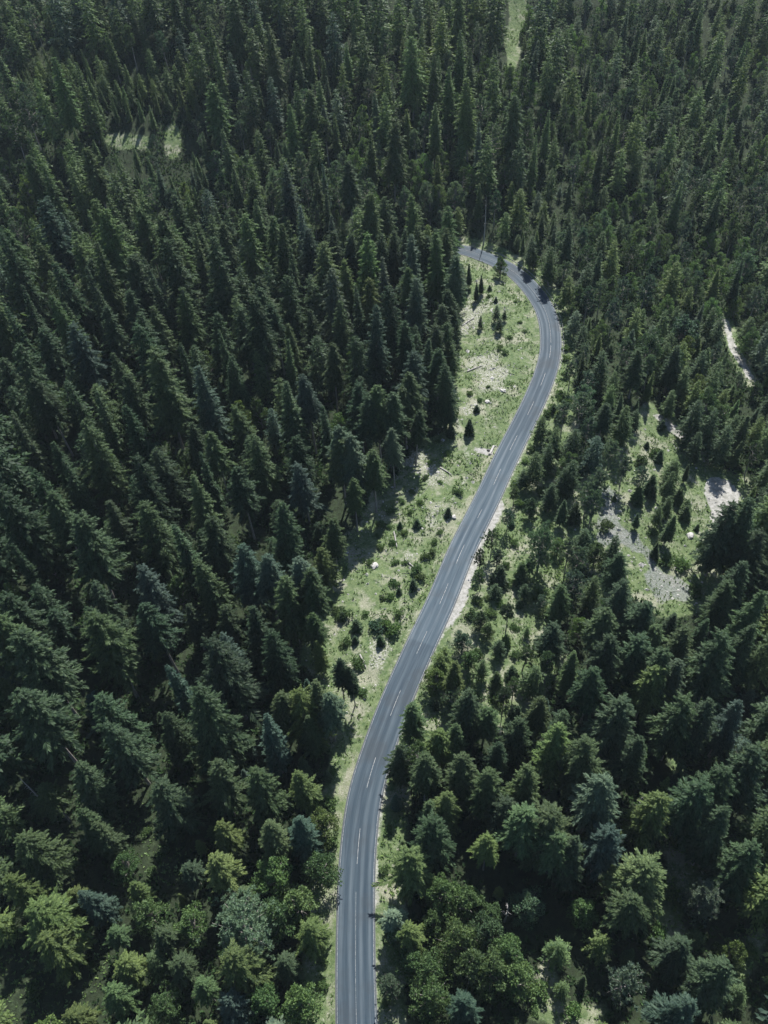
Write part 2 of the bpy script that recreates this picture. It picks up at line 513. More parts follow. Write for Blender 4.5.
BLOCK_SHARP = [MEADOW_WIDE, STREAK_WIDE, TRACK, QUARRY]
OPEN = [CLEARING, RIGHT_OPEN, STRIP_SE, PATCH_S, PATCH_E, HOLE_SW, HOLE_W, MEADOW, MEADOW2, STREAK, TRACK_OPEN]


def jit(uv):
    a = np.stack([9 * wob(uv[:, 0], uv[:, 1], 13.0, .3) + 5 * wob(uv[:, 0], uv[:, 1], 4.5, 1.3), 9 * wob(uv[:, 0], uv[:, 1], 12.0, 2.3) + 5 * wob(uv[:, 0], uv[:, 1], 4.1, 3.3)], 1)
    return uv + a


def is_open(xy, z):
    uv, zc = proj(np.concatenate([xy, z[:, None]], 1))
    o = np.zeros(len(xy), bool)
    ju = jit(uv)
    for p in OPEN: o |= in_poly(uv + .7 * (ju - uv) if p is CLEARING else uv if p in (MEADOW, MEADOW2, STREAK, TRACK_OPEN) else ju, p)
    return o & (zc > 1)


# ------------------------------------------------------------------ the ground
def build_ground():
    xs = np.concatenate([np.arange(-420, -150, 6.0), np.arange(-150, 170, 1.0), np.arange(170, 440, 6.0)])
    ys = np.concatenate([np.arange(-160, 5, 5.0), np.arange(5, 300, 1.0), np.arange(300, 470, 2.0), np.arange(470, 1000, 8.0)])
    X, Y = np.meshgrid(xs, ys)
    Z = height(X, Y)
    nx, ny = len(xs), len(ys)
    v = np.stack([X.ravel(), Y.ravel(), Z.ravel()], 1)
    i = np.arange(nx * ny).reshape(ny, nx)
    q = np.stack([i[:-1, :-1].ravel(), i[:-1, 1:].ravel(), i[1:, 1:].ravel(), i[1:, :-1].ravel()], 1)
    uv, zc = proj(v)
    grass = np.zeros(len(v)); gravel = np.zeros(len(v)); debris = np.zeros(len(v)); scree = np.zeros(len(v))
    vis = zc > 1
    ju = jit(uv)
    for p in OPEN + [VERGE]: grass[in_poly(uv + .7 * (ju - uv) if p is CLEARING else uv if p in (MEADOW, MEADOW2, STREAK, TRACK_OPEN) else ju, p) & vis] = 1
    for p in (HOLE_SW, HOLE_W): grass[in_poly(ju, p) & vis] = 0.3
    dr, ar, sd = seg_dist(v[:, :2], RC)
    grass[(dr < 8)] = np.maximum(grass[dr < 8], 0.95)
    for p in (TRACK, QUARRY, PATH_E, LAYBY, RAMP): gravel[in_poly(uv, p) & vis] = 1
    tr = np.array([hit(*t) for t in TRAIL])
    td, _, _ = seg_dist(v[:, :2], tr)
    gravel = np.maximum(gravel, 0.5 * (td < 0.8))
    gravel[(dr < 3.9) & (sd > 0)] = .55
    for p in DEB: debris[in_poly(ju, p) & vis] = 1
    scree[in_poly(ju, SCREE) & vis] = 1

    def blur(a, k):
        a = a.reshape(ny, nx)
        for _ in range(k):
            b = a.copy()
            b[1:-1, 1:-1] = (a[1:-1, 1:-1] * 4 + a[:-2, 1:-1] * 2 + a[2:, 1:-1] * 2 + a[1:-1, :-2] * 2 + a[1:-1, 2:] * 2) / 12
            a = b
        return a.ravel()
    me = mesh_from('ground', v, q, None, None, True)
    for nme, arr, k in (('grass', grass, 3), ('gravel', gravel, 1), ('debris', debris, 3), ('scree', scree, 2)):
        a = me.attributes.new(nme, 'FLOAT', 'POINT'); a.data.foreach_set('value', blur(arr, k).astype(np.float32))
    m, nt, out = new_mat('forest_ground')
    geo = N(nt, 'ShaderNodeNewGeometry'); pos = geo.outputs['Position']
    n1 = noise(nt, pos, 0.16, 5, .65); n2 = noise(nt, pos, 0.9, 6, .7); n3 = noise(nt, pos, 4.0, 4, .7); n5 = noise(nt, pos, 2.6, 5, .8)
    spk = noise(nt, pos, 1.7, 6, .85)
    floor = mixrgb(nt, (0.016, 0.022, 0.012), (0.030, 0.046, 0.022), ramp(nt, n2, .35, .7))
    g = mixrgb(nt, (0.060, 0.096, 0.040), (0.125, 0.162, 0.076), ramp(nt, n2, .32, .66))
    g = mixrgb(nt, g, (0.240, 0.240, 0.180), math_n(nt, 'MULTIPLY', ramp(nt, n1, .48, .66), .75))
    g = mixrgb(nt, g, (0.060, 0.092, 0.030), math_n(nt, 'MULTIPLY', ramp(nt, n3, .52, .72), .7))
    g = mixrgb(nt, g, (0.30, 0.285, 0.245), math_n(nt, 'MULTIPLY', math_n(nt, 'MULTIPLY', ramp(nt, n3, .5, .62), ramp(nt, n1, .47, .6)), .8))
    g = mixrgb(nt, g, (0.36, 0.35, 0.31), math_n(nt, 'MULTIPLY', ramp(nt, spk, .585, .65), .75))
    g = mixrgb(nt, g, (0.045, 0.07, 0.028), math_n(nt, 'MULTIPLY', ramp(nt, spk, .44, .38), .7))
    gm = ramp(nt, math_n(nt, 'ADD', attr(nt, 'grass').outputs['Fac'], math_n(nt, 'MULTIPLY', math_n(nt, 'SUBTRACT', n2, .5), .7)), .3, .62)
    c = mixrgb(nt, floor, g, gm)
    deb = mixrgb(nt, (0.13, 0.15, 0.085), (0.36, 0.35, 0.33), ramp(nt, n5, .46, .58))
    dm = math_n(nt, 'MULTIPLY', ramp(nt, math_n(nt, 'ADD', attr(nt, 'debris').outputs['Fac'], math_n(nt, 'MULTIPLY', math_n(nt, 'SUBTRACT', n2, .5), 1.5)), .45, .8), .85)
    c = mixrgb(nt, c, deb, dm)
    scr = mixrgb(nt, (0.09, 0.10, 0.095), (0.24, 0.245, 0.26), ramp(nt, n5, .40, .60))
    sm = ramp(nt, math_n(nt, 'ADD', attr(nt, 'scree').outputs['Fac'], math_n(nt, 'MULTIPLY', math_n(nt, 'SUBTRACT', n2, .5), 1.3)), .42, .7)
    c = mixrgb(nt, c, scr, math_n(nt, 'MULTIPLY', sm, .65))
    grv = mixrgb(nt, (0.20, 0.20, 0.18), (0.34, 0.335, 0.32), ramp(nt, n2, .35, .65))
    vm = ramp(nt, math_n(nt, 'ADD', attr(nt, 'gravel').outputs['Fac'], math_n(nt, 'MULTIPLY', math_n(nt, 'SUBTRACT', n2, .5), .6)), .35, .6)
    c = mixrgb(nt, c, grv, vm)
    b = N(nt, 'ShaderNodeBsdfPrincipled'); b.inputs['Roughness'].default_value = .95; b.inputs['Specular IOR Level'].default_value = .15
    nt.links.new(c, b.inputs['Base Color'])
    bp = N(nt, 'ShaderNodeBump'); bp.inputs['Strength'].default_value = .7; bp.inputs['Distance'].default_value = .25
    nt.links.new(math_n(nt, 'ADD', n3, n2), bp.inputs['Height']); nt.links.new(bp.outputs[0], b.inputs['Normal'])
    nt.links.new(b.outputs[0], out.inputs[0])
    me.materials.append(m)
    tag(link('ground', me), 'forest floor and rough grass clearing under the trees', kind='structure')


build_ground()

# ------------------------------------------------------------------ the road
TAN = unit(np.gradient(ROAD, axis=0)); NOR = np.stack([TAN[:, 1], -TAN[:, 0]], 1)      # + to the right


def ribbon(i0, i1, o0, o1, z, cuts=1):
    P = ROAD[i0:i1]; Nn = NOR[i0:i1]
    us = np.linspace(o0, o1, cuts + 1)
    v = np.concatenate([np.concatenate([P + Nn * o, np.full((len(P), 1), z)], 1) for o in us])
    n = len(P); q = []
    for c in range(cuts):
        i = np.arange(n - 1)
        q.append(np.stack([c * n + i, (c + 1) * n + i, (c + 1) * n + i + 1, c * n + i + 1], 1))
    return v, np.concatenate(q)


def build_road():
    NCUT = 16
    us = np.linspace(-HALF, HALF, NCUT + 1)
    v, q = ribbon(0, NR, -HALF, HALF, 0.0, NCUT)
    off = np.repeat(us, NR)
    v[:, 2] = 0.04 + 0.05 * (1 - (off / HALF) ** 2)
    # skirt
    n0 = len(v)
    lo = []
    for o in (-HALF, HALF):
        lo.append(np.concatenate([ROAD + NOR * o * 1.03, np.full((NR, 1), -0.15)], 1))
    v = np.concatenate([v] + lo)
    i = np.arange(NR - 1)
    q = np.concatenate([q, np.stack([n0 + i, i, i + 1, n0 + i + 1], 1), np.stack([NCUT * NR + i, n0 + NR + i, n0 + NR + i + 1, NCUT * NR + i + 1], 1)])
    me = mesh_from('road', v, q, None, None, True)
    off = np.concatenate([off, np.full(NR, -HALF), np.full(NR, HALF)]); al = np.tile(acc, NCUT + 3)
    for nme, arr in (('across', off), ('along', al)):
        a = me.attributes.new(nme, 'FLOAT', 'POINT'); a.data.foreach_set('value', arr.astype(np.float32))
    m, nt, out = new_mat('worn_asphalt')
    ac = attr(nt, 'across').outputs['Fac']; alg = attr(nt, 'along').outputs['Fac']
    cmb = N(nt, 'ShaderNodeCombineXYZ')
    nt.links.new(ac, cmb.inputs[0]); nt.links.new(math_n(nt, 'MULTIPLY', alg, .035), cmb.inputs[1])
    streak = noise(nt, cmb.outputs[0], 1.6, 5, .65)
    geo = N(nt, 'ShaderNodeNewGeometry')
    patch = noise(nt, geo.outputs['Position'], .10, 4, .6); fine = noise(nt, geo.outputs['Position'], 6.0, 4, .7)

    def track(c, w):
        x = math_n(nt, 'DIVIDE', math_n(nt, 'SUBTRACT', ac, c), w)
        return math_n(nt, 'POWER', 2.718, math_n(nt, 'MULTIPLY', math_n(nt, 'MULTIPLY', x, x), -1.0))
    tr = math_n(nt, 'ADD', math_n(nt, 'ADD', track(-2.35, .34), track(-.85, .34)), math_n(nt, 'ADD', track(.85, .34), track(2.35, .34)))
    c = mixrgb(nt, (0.017, 0.032, 0.048), (0.036, 0.056, 0.074), ramp(nt, streak, .3, .72))
    c = mixrgb(nt, c, (0.076, 0.098, 0.118), math_n(nt, 'MULTIPLY', tr, math_n(nt, 'MULTIPLY', ramp(nt, streak, .25, .7), .8)))
    c = mixrgb(nt, c, (0.030, 0.037, 0.044), math_n(nt, 'MULTIPLY', ramp(nt, patch, .48, .66), .5))
    # a paler length of surfacing on the straight, its shine put into the colour
    i_a = acc[np.argmin(np.linalg.norm(ROAD - flat(423, 640), axis=1))]; i_b = acc[np.argmin(np.linalg.norm(ROAD - flat(508, 452), axis=1))]
    wobb = math_n(nt, 'MULTIPLY', math_n(nt, 'SUBTRACT', patch, .5), 6.0)
    al2 = math_n(nt, 'ADD', alg, wobb)
    pale_sheen = math_n(nt, 'MULTIPLY', ramp(nt, alg, i_a - .4, i_a + .4), math_n(nt, 'SUBTRACT', 1.0, ramp(nt, al2, i_b - 6, i_b + 16)))
    c = mixrgb(nt, c, mixrgb(nt, c, (1.38, 1.32, 1.27), 1.0, 'MULTIPLY'), pale_sheen)
    edge = ramp(nt, math_n(nt, 'ADD', math_n(nt, 'ABSOLUTE', ac), math_n(nt, 'MULTIPLY', math_n(nt, 'SUBTRACT', fine, .5), .5)), 2.95, 3.2)
    c = mixrgb(nt, c, (0.16, 0.16, 0.155), math_n(nt, 'MULTIPLY', edge, .6))
    c = mixrgb(nt, c, (0.03, 0.035, 0.04), math_n(nt, 'MULTIPLY', ramp(nt, fine, .55, .75), .25))
    b = N(nt, 'ShaderNodeBsdfPrincipled'); b.inputs['Roughness'].default_value = .75; b.inputs['Specular IOR Level'].default_value = .22
    nt.links.new(c, b.inputs['Base Color'])
    bp = N(nt, 'ShaderNodeBump'); bp.inputs['Strength'].default_value = .25; bp.inputs['Distance'].default_value = .02
    nt.links.new(fine, bp.inputs['Height']); nt.links.new(bp.outputs[0], b.inputs['Normal'])
    nt.links.new(b.outputs[0], out.inputs[0])
    me.materials.append(m)
    road = tag(link('road', me), 'two-lane asphalt mountain road curving through the forest', kind='structure')
    # painted lines
    m2, nt, out = new_mat('worn_road_paint')
    geo = N(nt, 'ShaderNodeNewGeometry')
    b = N(nt, 'ShaderNodeBsdfPrincipled'); b.inputs['Roughness'].default_value = .6
    w = noise(nt, geo.outputs['Position'], 2.2, 5, .75)
    nt.links.new(mixrgb(nt, (0.25, 0.26, 0.265), (0.08, 0.09, 0.10), ramp(nt, w, .40, .62)), b.inputs['Base Color'])
    nt.links.new(b.outputs[0], out.inputs[0])
    vs, qs, n = [], [], 0

    def line(s0, s1, o, hw, lift=.006):
        nonlocal n
        k = max(2, int((s1 - s0) / 1.0) + 1)
        s = np.linspace(s0, s1, k)
        x = np.stack([np.interp(s, acc, ROAD[:, 0]), np.interp(s, acc, ROAD[:, 1])], 1)
        nn = np.stack([np.interp(s, acc, NOR[:, 0]), np.interp(s, acc, NOR[:, 1])], 1)
        z = 0.04 + 0.05 * (1 - (o / HALF) ** 2) + lift
        vs.append(np.concatenate([np.concatenate([x + nn * (o - hw), np.full((k, 1), z)], 1), np.concatenate([x + nn * (o + hw), np.full((k, 1), z)], 1)]))
        i = np.arange(k - 1)
        qs.append(np.stack([n + i, n + k + i, n + k + i + 1, n + i + 1], 1)); n += 2 * k

    def arc_of(u, v):
        return acc[np.argmin(np.linalg.norm(ROAD - flat(u, v), axis=1))]
    for a, b_ in (((357, 862), (359, 828)), ((367, 786), (373.5, 761)), ((390.5, 716), (401, 692)), ((416, 656), (426, 633)), ((439, 605), (448.3, 585)), ((459, 562), (467, 543)),
                  ((478, 519), (483.5, 508)), ((495, 485), (502, 470)), ((513, 449), (518, 435)), ((527, 416), (533, 403)), ((541, 386), (545, 373)), ((549.5, 358), (551, 346))):
        line(arc_of(*a), arc_of(*b_), 0.0, .042)
    line(arc_of(551, 343), acc[-1] - 1, 0.0, .03)
    line(1, arc_of(355.5, 890), 0.0, .025)
    line(1, acc[-1] - 1, -HALF + .28, .03)
    line(1, acc[-1] - 1, HALF - .28, .03)
    pm = mesh_from('road_markings', np.concatenate(vs), np.concatenate(qs), m2)
    tag(link('road_markings', pm), 'worn white centre dashes and edge lines on asphalt', kind='structure')
    return arc_of


arc_of = build_road()


def road_at(s, o):
    return np.array([np.interp(s, acc, ROAD[:, 0]) + o * np.interp(s, acc, NOR[:, 0]), np.interp(s, acc, ROAD[:, 1]) + o * np.interp(s, acc, NOR[:, 1])])


def build_rail():
    s0, s1 = arc_of(556, 372), arc_of(480, 255.5)
    root = bpy.data.objects.new('guard_rail', None); C.objects.link(root)
    b0 = road_at(s0, 3.75); root.location = (b0[0], b0[1], 0)
    tag(root, 'grey steel guard rail along the outer edge of the road bend', 'guard rail')
    s = np.arange(s0, s1, 1.0)
    pts = np.array([road_at(x, 3.75) for x in s]) - b0
    nn = np.array([road_at(x, 4.75) for x in s]) - np.array([road_at(x, 3.75) for x in s])
    prof = [(-.02, .50), (-.07, .56), (-.02, .63), (-.07, .70), (-.02, .77)]
    v = np.concatenate([np.concatenate([pts + nn * o, np.full((len(pts), 1), z)], 1) for o, z in prof] + [np.concatenate([pts + nn * (o + .012), np.full((len(pts), 1), z)], 1) for o, z in prof[::-1]])
    n = len(pts); q = []
    for c in range(10):
        i = np.arange(n - 1); c2 = (c + 1) % 10
        q.append(np.stack([c * n + i, c2 * n + i, c2 * n + i + 1, c * n + i + 1], 1))
    link('rail', mesh_from('rail', v, np.concatenate(q), m_steel), root)
    T = Tubes(); T.add(np.array([[0, 0, -.4], [0, 0, .3], [0, 0, .78]]), .055, 6)
    tv, tq, tt = T.arrays(); pm = mesh_from('post', tv, tq, m_steel, tt)
    for x in np.arange(s0 + .5, s1, 4.0):
        p = road_at(x, 3.83) - b0
        link('post', pm, root).location = (p[0], p[1], 0)


build_rail()


def build_marker_post():
    p = road_at(arc_of(551, 330), 4.5)
    root = bpy.data.objects.new('marker_post', None); C.objects.link(root); root.location = (p[0], p[1], hz(*p))
    tag(root, 'small white road marker post beside the guard rail on the outer bend', 'marker post')
    T = Tubes(); T.add(np.array([[0, 0, -.2], [0, 0, .5], [0, 0, 1.0]]), np.array([.075, .07, .055]), 4); v, q, t = T.arrays()
    link('post', mesh_from('post', v, q, m_white, t), root)
    T = Tubes(); T.add(np.array([[0, 0, .70], [0, 0, .78], [0, 0, .86]]), .078, 4); v, q, t = T.arrays()
    link('reflector_band', mesh_from('reflector_band', v, q, m_black, t), root)


build_marker_post()


def build_culvert():
    s = arc_of(507, 455)
    p = road_at(s, -4.4); z = -0.1
    t = road_at(s + 1, -4.4) - p; t /= np.linalg.norm(t); ang = math.atan2(t[1], t[0])
    root = bpy.data.objects.new('culvert', None); C.objects.link(root); root.location = (p[0], p[1], z); root.rotation_euler = (0, 0, ang)
    tag(root, 'concrete culvert headwall in the ditch where the gravel ramp joins the road', 'culvert')

    def box(x0, x1, y0, y1, z0, z1):
        v = np.array([(x, y, zz) for zz in (z0, z1) for y in (y0, y1) for x in (x0, x1)])
        return v, np.array([(0, 2, 3, 1), (4, 5, 7, 6), (0, 1, 5, 4), (2, 6, 7, 3), (0, 4, 6, 2), (1, 3, 7, 5)])
    v, q = box(-1.6, 1.6, -.25, .25, -.9, .22)
    v2, q2 = box(-1.75, -1.6, -.9, .35, -.9, .14); v3, q3 = box(1.6, 1.75, -.9, .35, -.9, .14)
    link('headwall', mesh_from('headwall', np.concatenate([v, v2, v3]), np.concatenate([q, q2 + 8, q3 + 16]), m_concrete), root)
    T = Tubes(); T.add(np.array([[0, .26, -.45], [0, .5, -.45], [0, 1.2, -.45]]), .38, 12); v, q, tt = T.arrays()
    link('pipe', mesh_from('pipe', v, q, m_black, tt), root)


build_culvert()

# ------------------------------------------------------------------ placing the trees
ONES = ['zero', 'one', 'two', 'three', 'four', 'five', 'six', 'seven', 'eight', 'nine', 'ten', 'eleven', 'twelve', 'thirteen', 'fourteen', 'fifteen', 'sixteen', 'seventeen', 'eighteen', 'nineteen']
TENS = ['', '', 'twenty', 'thirty', 'forty', 'fifty', 'sixty', 'seventy', 'eighty', 'ninety']


def say(n):
    n = int(min(99, max(0, n)))
    return ONES[n] if n < 20 else TENS[n // 10] + ('-' + ONES[n % 10] if n % 10 else '')


def stand_of(base_uv, d_road, side):
    u, v = base_uv
    if in_poly(np.array([[u, v]]), CLEARING)[0]: return 'in the clearing'
    if in_poly(np.array([[u, v]]), RIGHT_OPEN)[0]: return 'on scree glade'
    if d_road < 11 and v > 240: return 'beside the road'
    if v < 255: return 'on far slope'
    if side < 0: return 'in left forest' if v < 780 else 'in near-left wood'
    return 'below the bend' if v < 480 else ('in right-hand wood' if v < 780 else 'in near-right wood')


GROUPS = {'spruce_tree': 'spruces of the forest', 'fir_tree': 'slender firs of the forest', 'pine_tree': 'pines among the spruces', 'broadleaf_tree': 'broad-leaved trees along the wood edges',
          'willow_tree': 'pale feathery trees in the wood', 'young_spruce': 'young spruces in the open ground', 'shrub': 'shrubs in the clearing'}
CATS = {'spruce_tree': 'spruce', 'fir_tree': 'fir', 'pine_tree': 'pine', 'broadleaf_tree': 'broadleaf tree', 'willow_tree': 'willow', 'young_spruce': 'young spruce', 'shrub': 'shrub'}
NOUN = {'spruce_tree': 'spruce', 'fir_tree': 'fir', 'pine_tree': 'pine', 'broadleaf_tree': 'broadleaf tree', 'willow_tree': 'willow', 'young_spruce': 'young spruce', 'shrub': 'shrub'}

TREES = []        # dict(kind, x, y, h, var, tint, w)


def plan(kind, x, y, h, tint=None, var=None, w=1.0, hand=False):
    TREES.append(dict(kind=kind, x=x, y=y, h=h, tint=tint, var=var, w=w, hand=hand))


K_ = {'S': 'spruce_tree', 'F': 'fir_tree', 'P': 'pine_tree', 'B': 'broadleaf_tree', 'G': 'willow_tree', 'Y': 'young_spruce', 'H': 'shrub'}
T_ = {'d': 'dark green', 'D': 'deep green', 'b': 'blue-green', 'm': 'mid green', 'y': 'yellow-green', 'g': 'grey-green', 'l': 'light green', 's': 'silver-grey'}
# tops as seen in the photograph: x, y, height in metres, kind, tint (and a width factor)
HAND = """
513 251 8 B l; 525 255 7 B l; 548 264 8 B l; 538 249 14 S m; 530 237 12 S d; 566 276 12 S y; 580 283 10 B m; 573 303 9 B m; 555 224 17 F d; 571 224 18 F d; 590 262 14 S d; 600 250 16 F d;
586 343 11 P g; 573 362 9 P g; 590 372 11 P b; 604 350 14 S d; 543 416 9 S m; 557 427 12 S m; 550 443 11 S d; 537 452 12 S m; 566 402 11 P g; 576 429 12 S d; 566 468 10 S d; 553 483 9 S d; 532 497 7 B d; 574 460 12 S d; 588 420 13 P b; 582 395 12 P g; 598 436 14 S b;
524 470 7 S d; 515 488 6 P m; 606 402 15 S d; 592 478 13 P g; 614 440 13 P g; 602 468 14 P g;
476 549 11 P d; 493 529 9 P d; 498 550 9 P b; 482 571 8 P m; 496 584 7 S d; 552 485 9 F d; 544 529 14 G g; 571 542 15 P g; 581 548 14 P g; 599 542 8 B m; 617 535 12 S d; 597 490 13 P g; 586 529 9 S d; 564 500 9 F d;
565 584 20 S m; 596 576 18 S m; 604 607 20 S m 1.0 8; 610 634 20 S d; 463 633 7 B b; 481 613 6 B d; 489 624 5 B m; 470 650 7 B m; 509 605 11 P d; 526 647 11 P m; 526 584 8 S d; 575 654 18 S m; 536 667 14 S m; 622 553 18 S d; 627 579 21 S d; 640 600 20 S d; 445 647 9 S y; 645 634 20 S d; 660 650 21 S d; 555 620 16 S d;
500 640 9 S d; 515 680 9 P m; 550 655 15 P d; 483 660 10 S m;
441 654 9 S y; 454 662 13 S y; 435 669 8 B y; 408 704 12 S m; 391 746 14 S d; 414 746 13 P m; 425 752 16 S m; 439 731 15 S y; 468 692 17 S d; 456 723 14 S m; 486 710 16 S m; 520 718 18 S d; 505 690 14 P d; 540 700 18 S m;
412 852 17 S y 1.15; 393 914 11 S s; 412 927 12 S y; 443 881 11 B l; 434 918 8 B m; 430 988 10 B l; 388 982 7 G g; 469 895 10 B m; 526 813 19 S m 1.2; 548 803 20 S m 1.1; 560 833 18 S m 1.1; 576 848 18 S d; 600 780 22 S g; 660 795 19 S y; 651 863 19 S l 1.1;
640 620 17 S d; 658 626 18 S m; 674 614 15 S d; 690 628 19 S m; 706 618 16 S d; 655 668 19 S y; 675 655 19 S g; 704 778 24 S d; 722 770 24 S d; 729 813 23 S d; 751 845 20 S d; 709 890 12 G s; 684 943 15 S d 1.3; 589 903 9 B l; 604 938 9 S y; 561 945 8 S l; 564 985 6 S l; 509 940 11 B l; 519 970 10 B l; 459 933 11 B l; 474 958 11 B m; 494 963 11 B l; 488 925 10 B d; 429 960 9 B m; 399 928 9 B m; 410 955 9 B m;
424 760 17 S m; 444 790 15 S y; 489 770 18 S m; 529 768 17 S m; 464 756 17 S m; 506 800 15 S d; 430 800 13 S m; 590 740 21 S m; 560 730 20 S y; 620 700 21 S d; 640 740 20 S d; 712 700 24 S d; 730 640 25 S d; 752 620 24 S d; 742 700 22 S b; 760 760 22 S d; 690 700 23 S m; 735 505 24 S d; 752 500 25 S d; 764 530 22 S d; 745 560 20 S d;
212 768 20 S m; 255 770 19 S m; 300 770 16 S y; 265 818 17 S m; 296 813 17 S b; 220 823 13 S y; 187 863 9 B d; 240 890 10 S m; 295 893 10 B l 1.25; 305 918 14 S y; 235 918 15 G s 1.35; 185 918 10 B l; 130 885 9 B y; 120 858 8 B m; 80 813 17 S m; 70 888 8 B y; 95 823 15 S m; 20 833 18 S m; 8 880 17 S y; 30 905 16 S y 1.15; 45 935 14 S y 1.1; 160 1000 9 B m; 120 958 10 B y; 105 988 10 B l; 150 955 9 S m; 70 1010 9 B y; 200 985 9 B m;
283 960 9 S d; 275 905 12 B m; 315 860 10 B m; 320 815 9 B y; 140 905 9 B l; 160 930 9 B m; 175 960 9 B m; 110 930 8 B m;
337 657 16 S D 0.75 8; 350 668 14 S D 0.7 8; 312 680 21 S m; 325 690 19 S g 1.0 8; 296 690 20 S y; 280 692 18 S m; 306 715 16 S m;
345 427 25 S g 1.05 8; 351 436 24 S g 1.0 8; 338 436 23 S m 1.0 8; 376 385 26 S m 1.0 8; 386 392 24 S d 1.0 8; 366 396 24 S d 1.0 8; 410 372 23 S m 1.0 8; 405 385 21 S m 1.0 8; 426 340 22 S d; 438 348 21 S d; 442 305 20 S d; 450 290 18 S d; 436 326 21 S d; 446 322 20 S m;
262 556 22 S b 1.0 8; 240 545 23 S b; 205 560 22 S m; 285 580 22 S m; 297 555 22 S g 1.0 8; 306 572 22 S m 1.0 8;
372 452 20 S m 0.9 8; 392 430 19 S g 0.85 8; 352 478 18 S m 0.9 8; 330 520 17 S m 0.9; 322 545 15 S y 0.9; 415 410 18 S d 0.85 8; 312 612 17 S m 0.85 8; 318 640 12 S y 0.9; 452 345 14 S m 0.9; 455 310 13 S d 0.9; 404 229 23 S d; 418 226 24 S m; 432 229 23 S d; 446 227 22 S m; 391 231 24 S d; 377 232 24 S d; 361 231 24 S m; 346 233 23 S d; 448 238 17 S d 0.8; 425 236 20 S d; 411 237 20 S m; 330 232 24 S d; 470 263 9 F d; 482 275 7 F d; 477 282 7 F d; 497 305 6 S D; 481 315 5 F D; 500 318 5 S D; 505 310 4 S D;
640 405 7 F d; 660 424 4 F d; 628 415 8 F d; 655 450 6 F m; 663 447 6 F d; 670 455 7 F m; 678 462 8 F m; 686 440 8 F d; 695 425 10 F d; 668 470 9 F m; 655 478 7 F d; 690 465 8 F d; 700 455 6 F d; 640 488 6 F m; 684 490 7 F m; 672 495 10 F m; 662 505 11 F m; 676 512 10 F m; 654 542 6 F d; 643 515 5 F d; 695 500 5 F m; 690 508 6 F m; 636 470 9 P b; 625 455 11 P g;
700 400 14 S d; 716 408 14 S d; 730 425 14 S d; 748 415 15 S m; 712 390 13 B m; 655 330 15 B d; 690 312 15 B b 1.2; 678 345 16 S d; 640 186 13 B l; 615 225 11 B l; 634 232 11 B m; 668 232 11 B l; 700 275 12 B d; 705 350 14 S d; 720 362 13 S m; 640 350 16 S d; 616 300 14 P b; 655 258 14 P b; 600 225 11 B d; 430 195 11 B g; 440 210 10 B g;
428 180 12 B g; 405 185 11 B g; 343 150 11 B g; 335 160 11 B g; 352 165 10 B g; 248 60 13 B l; 300 96 12 B g; 512 60 13 B l; 552 40 13 B l; 446 120 11 B b; 505 165 9 B l
"""
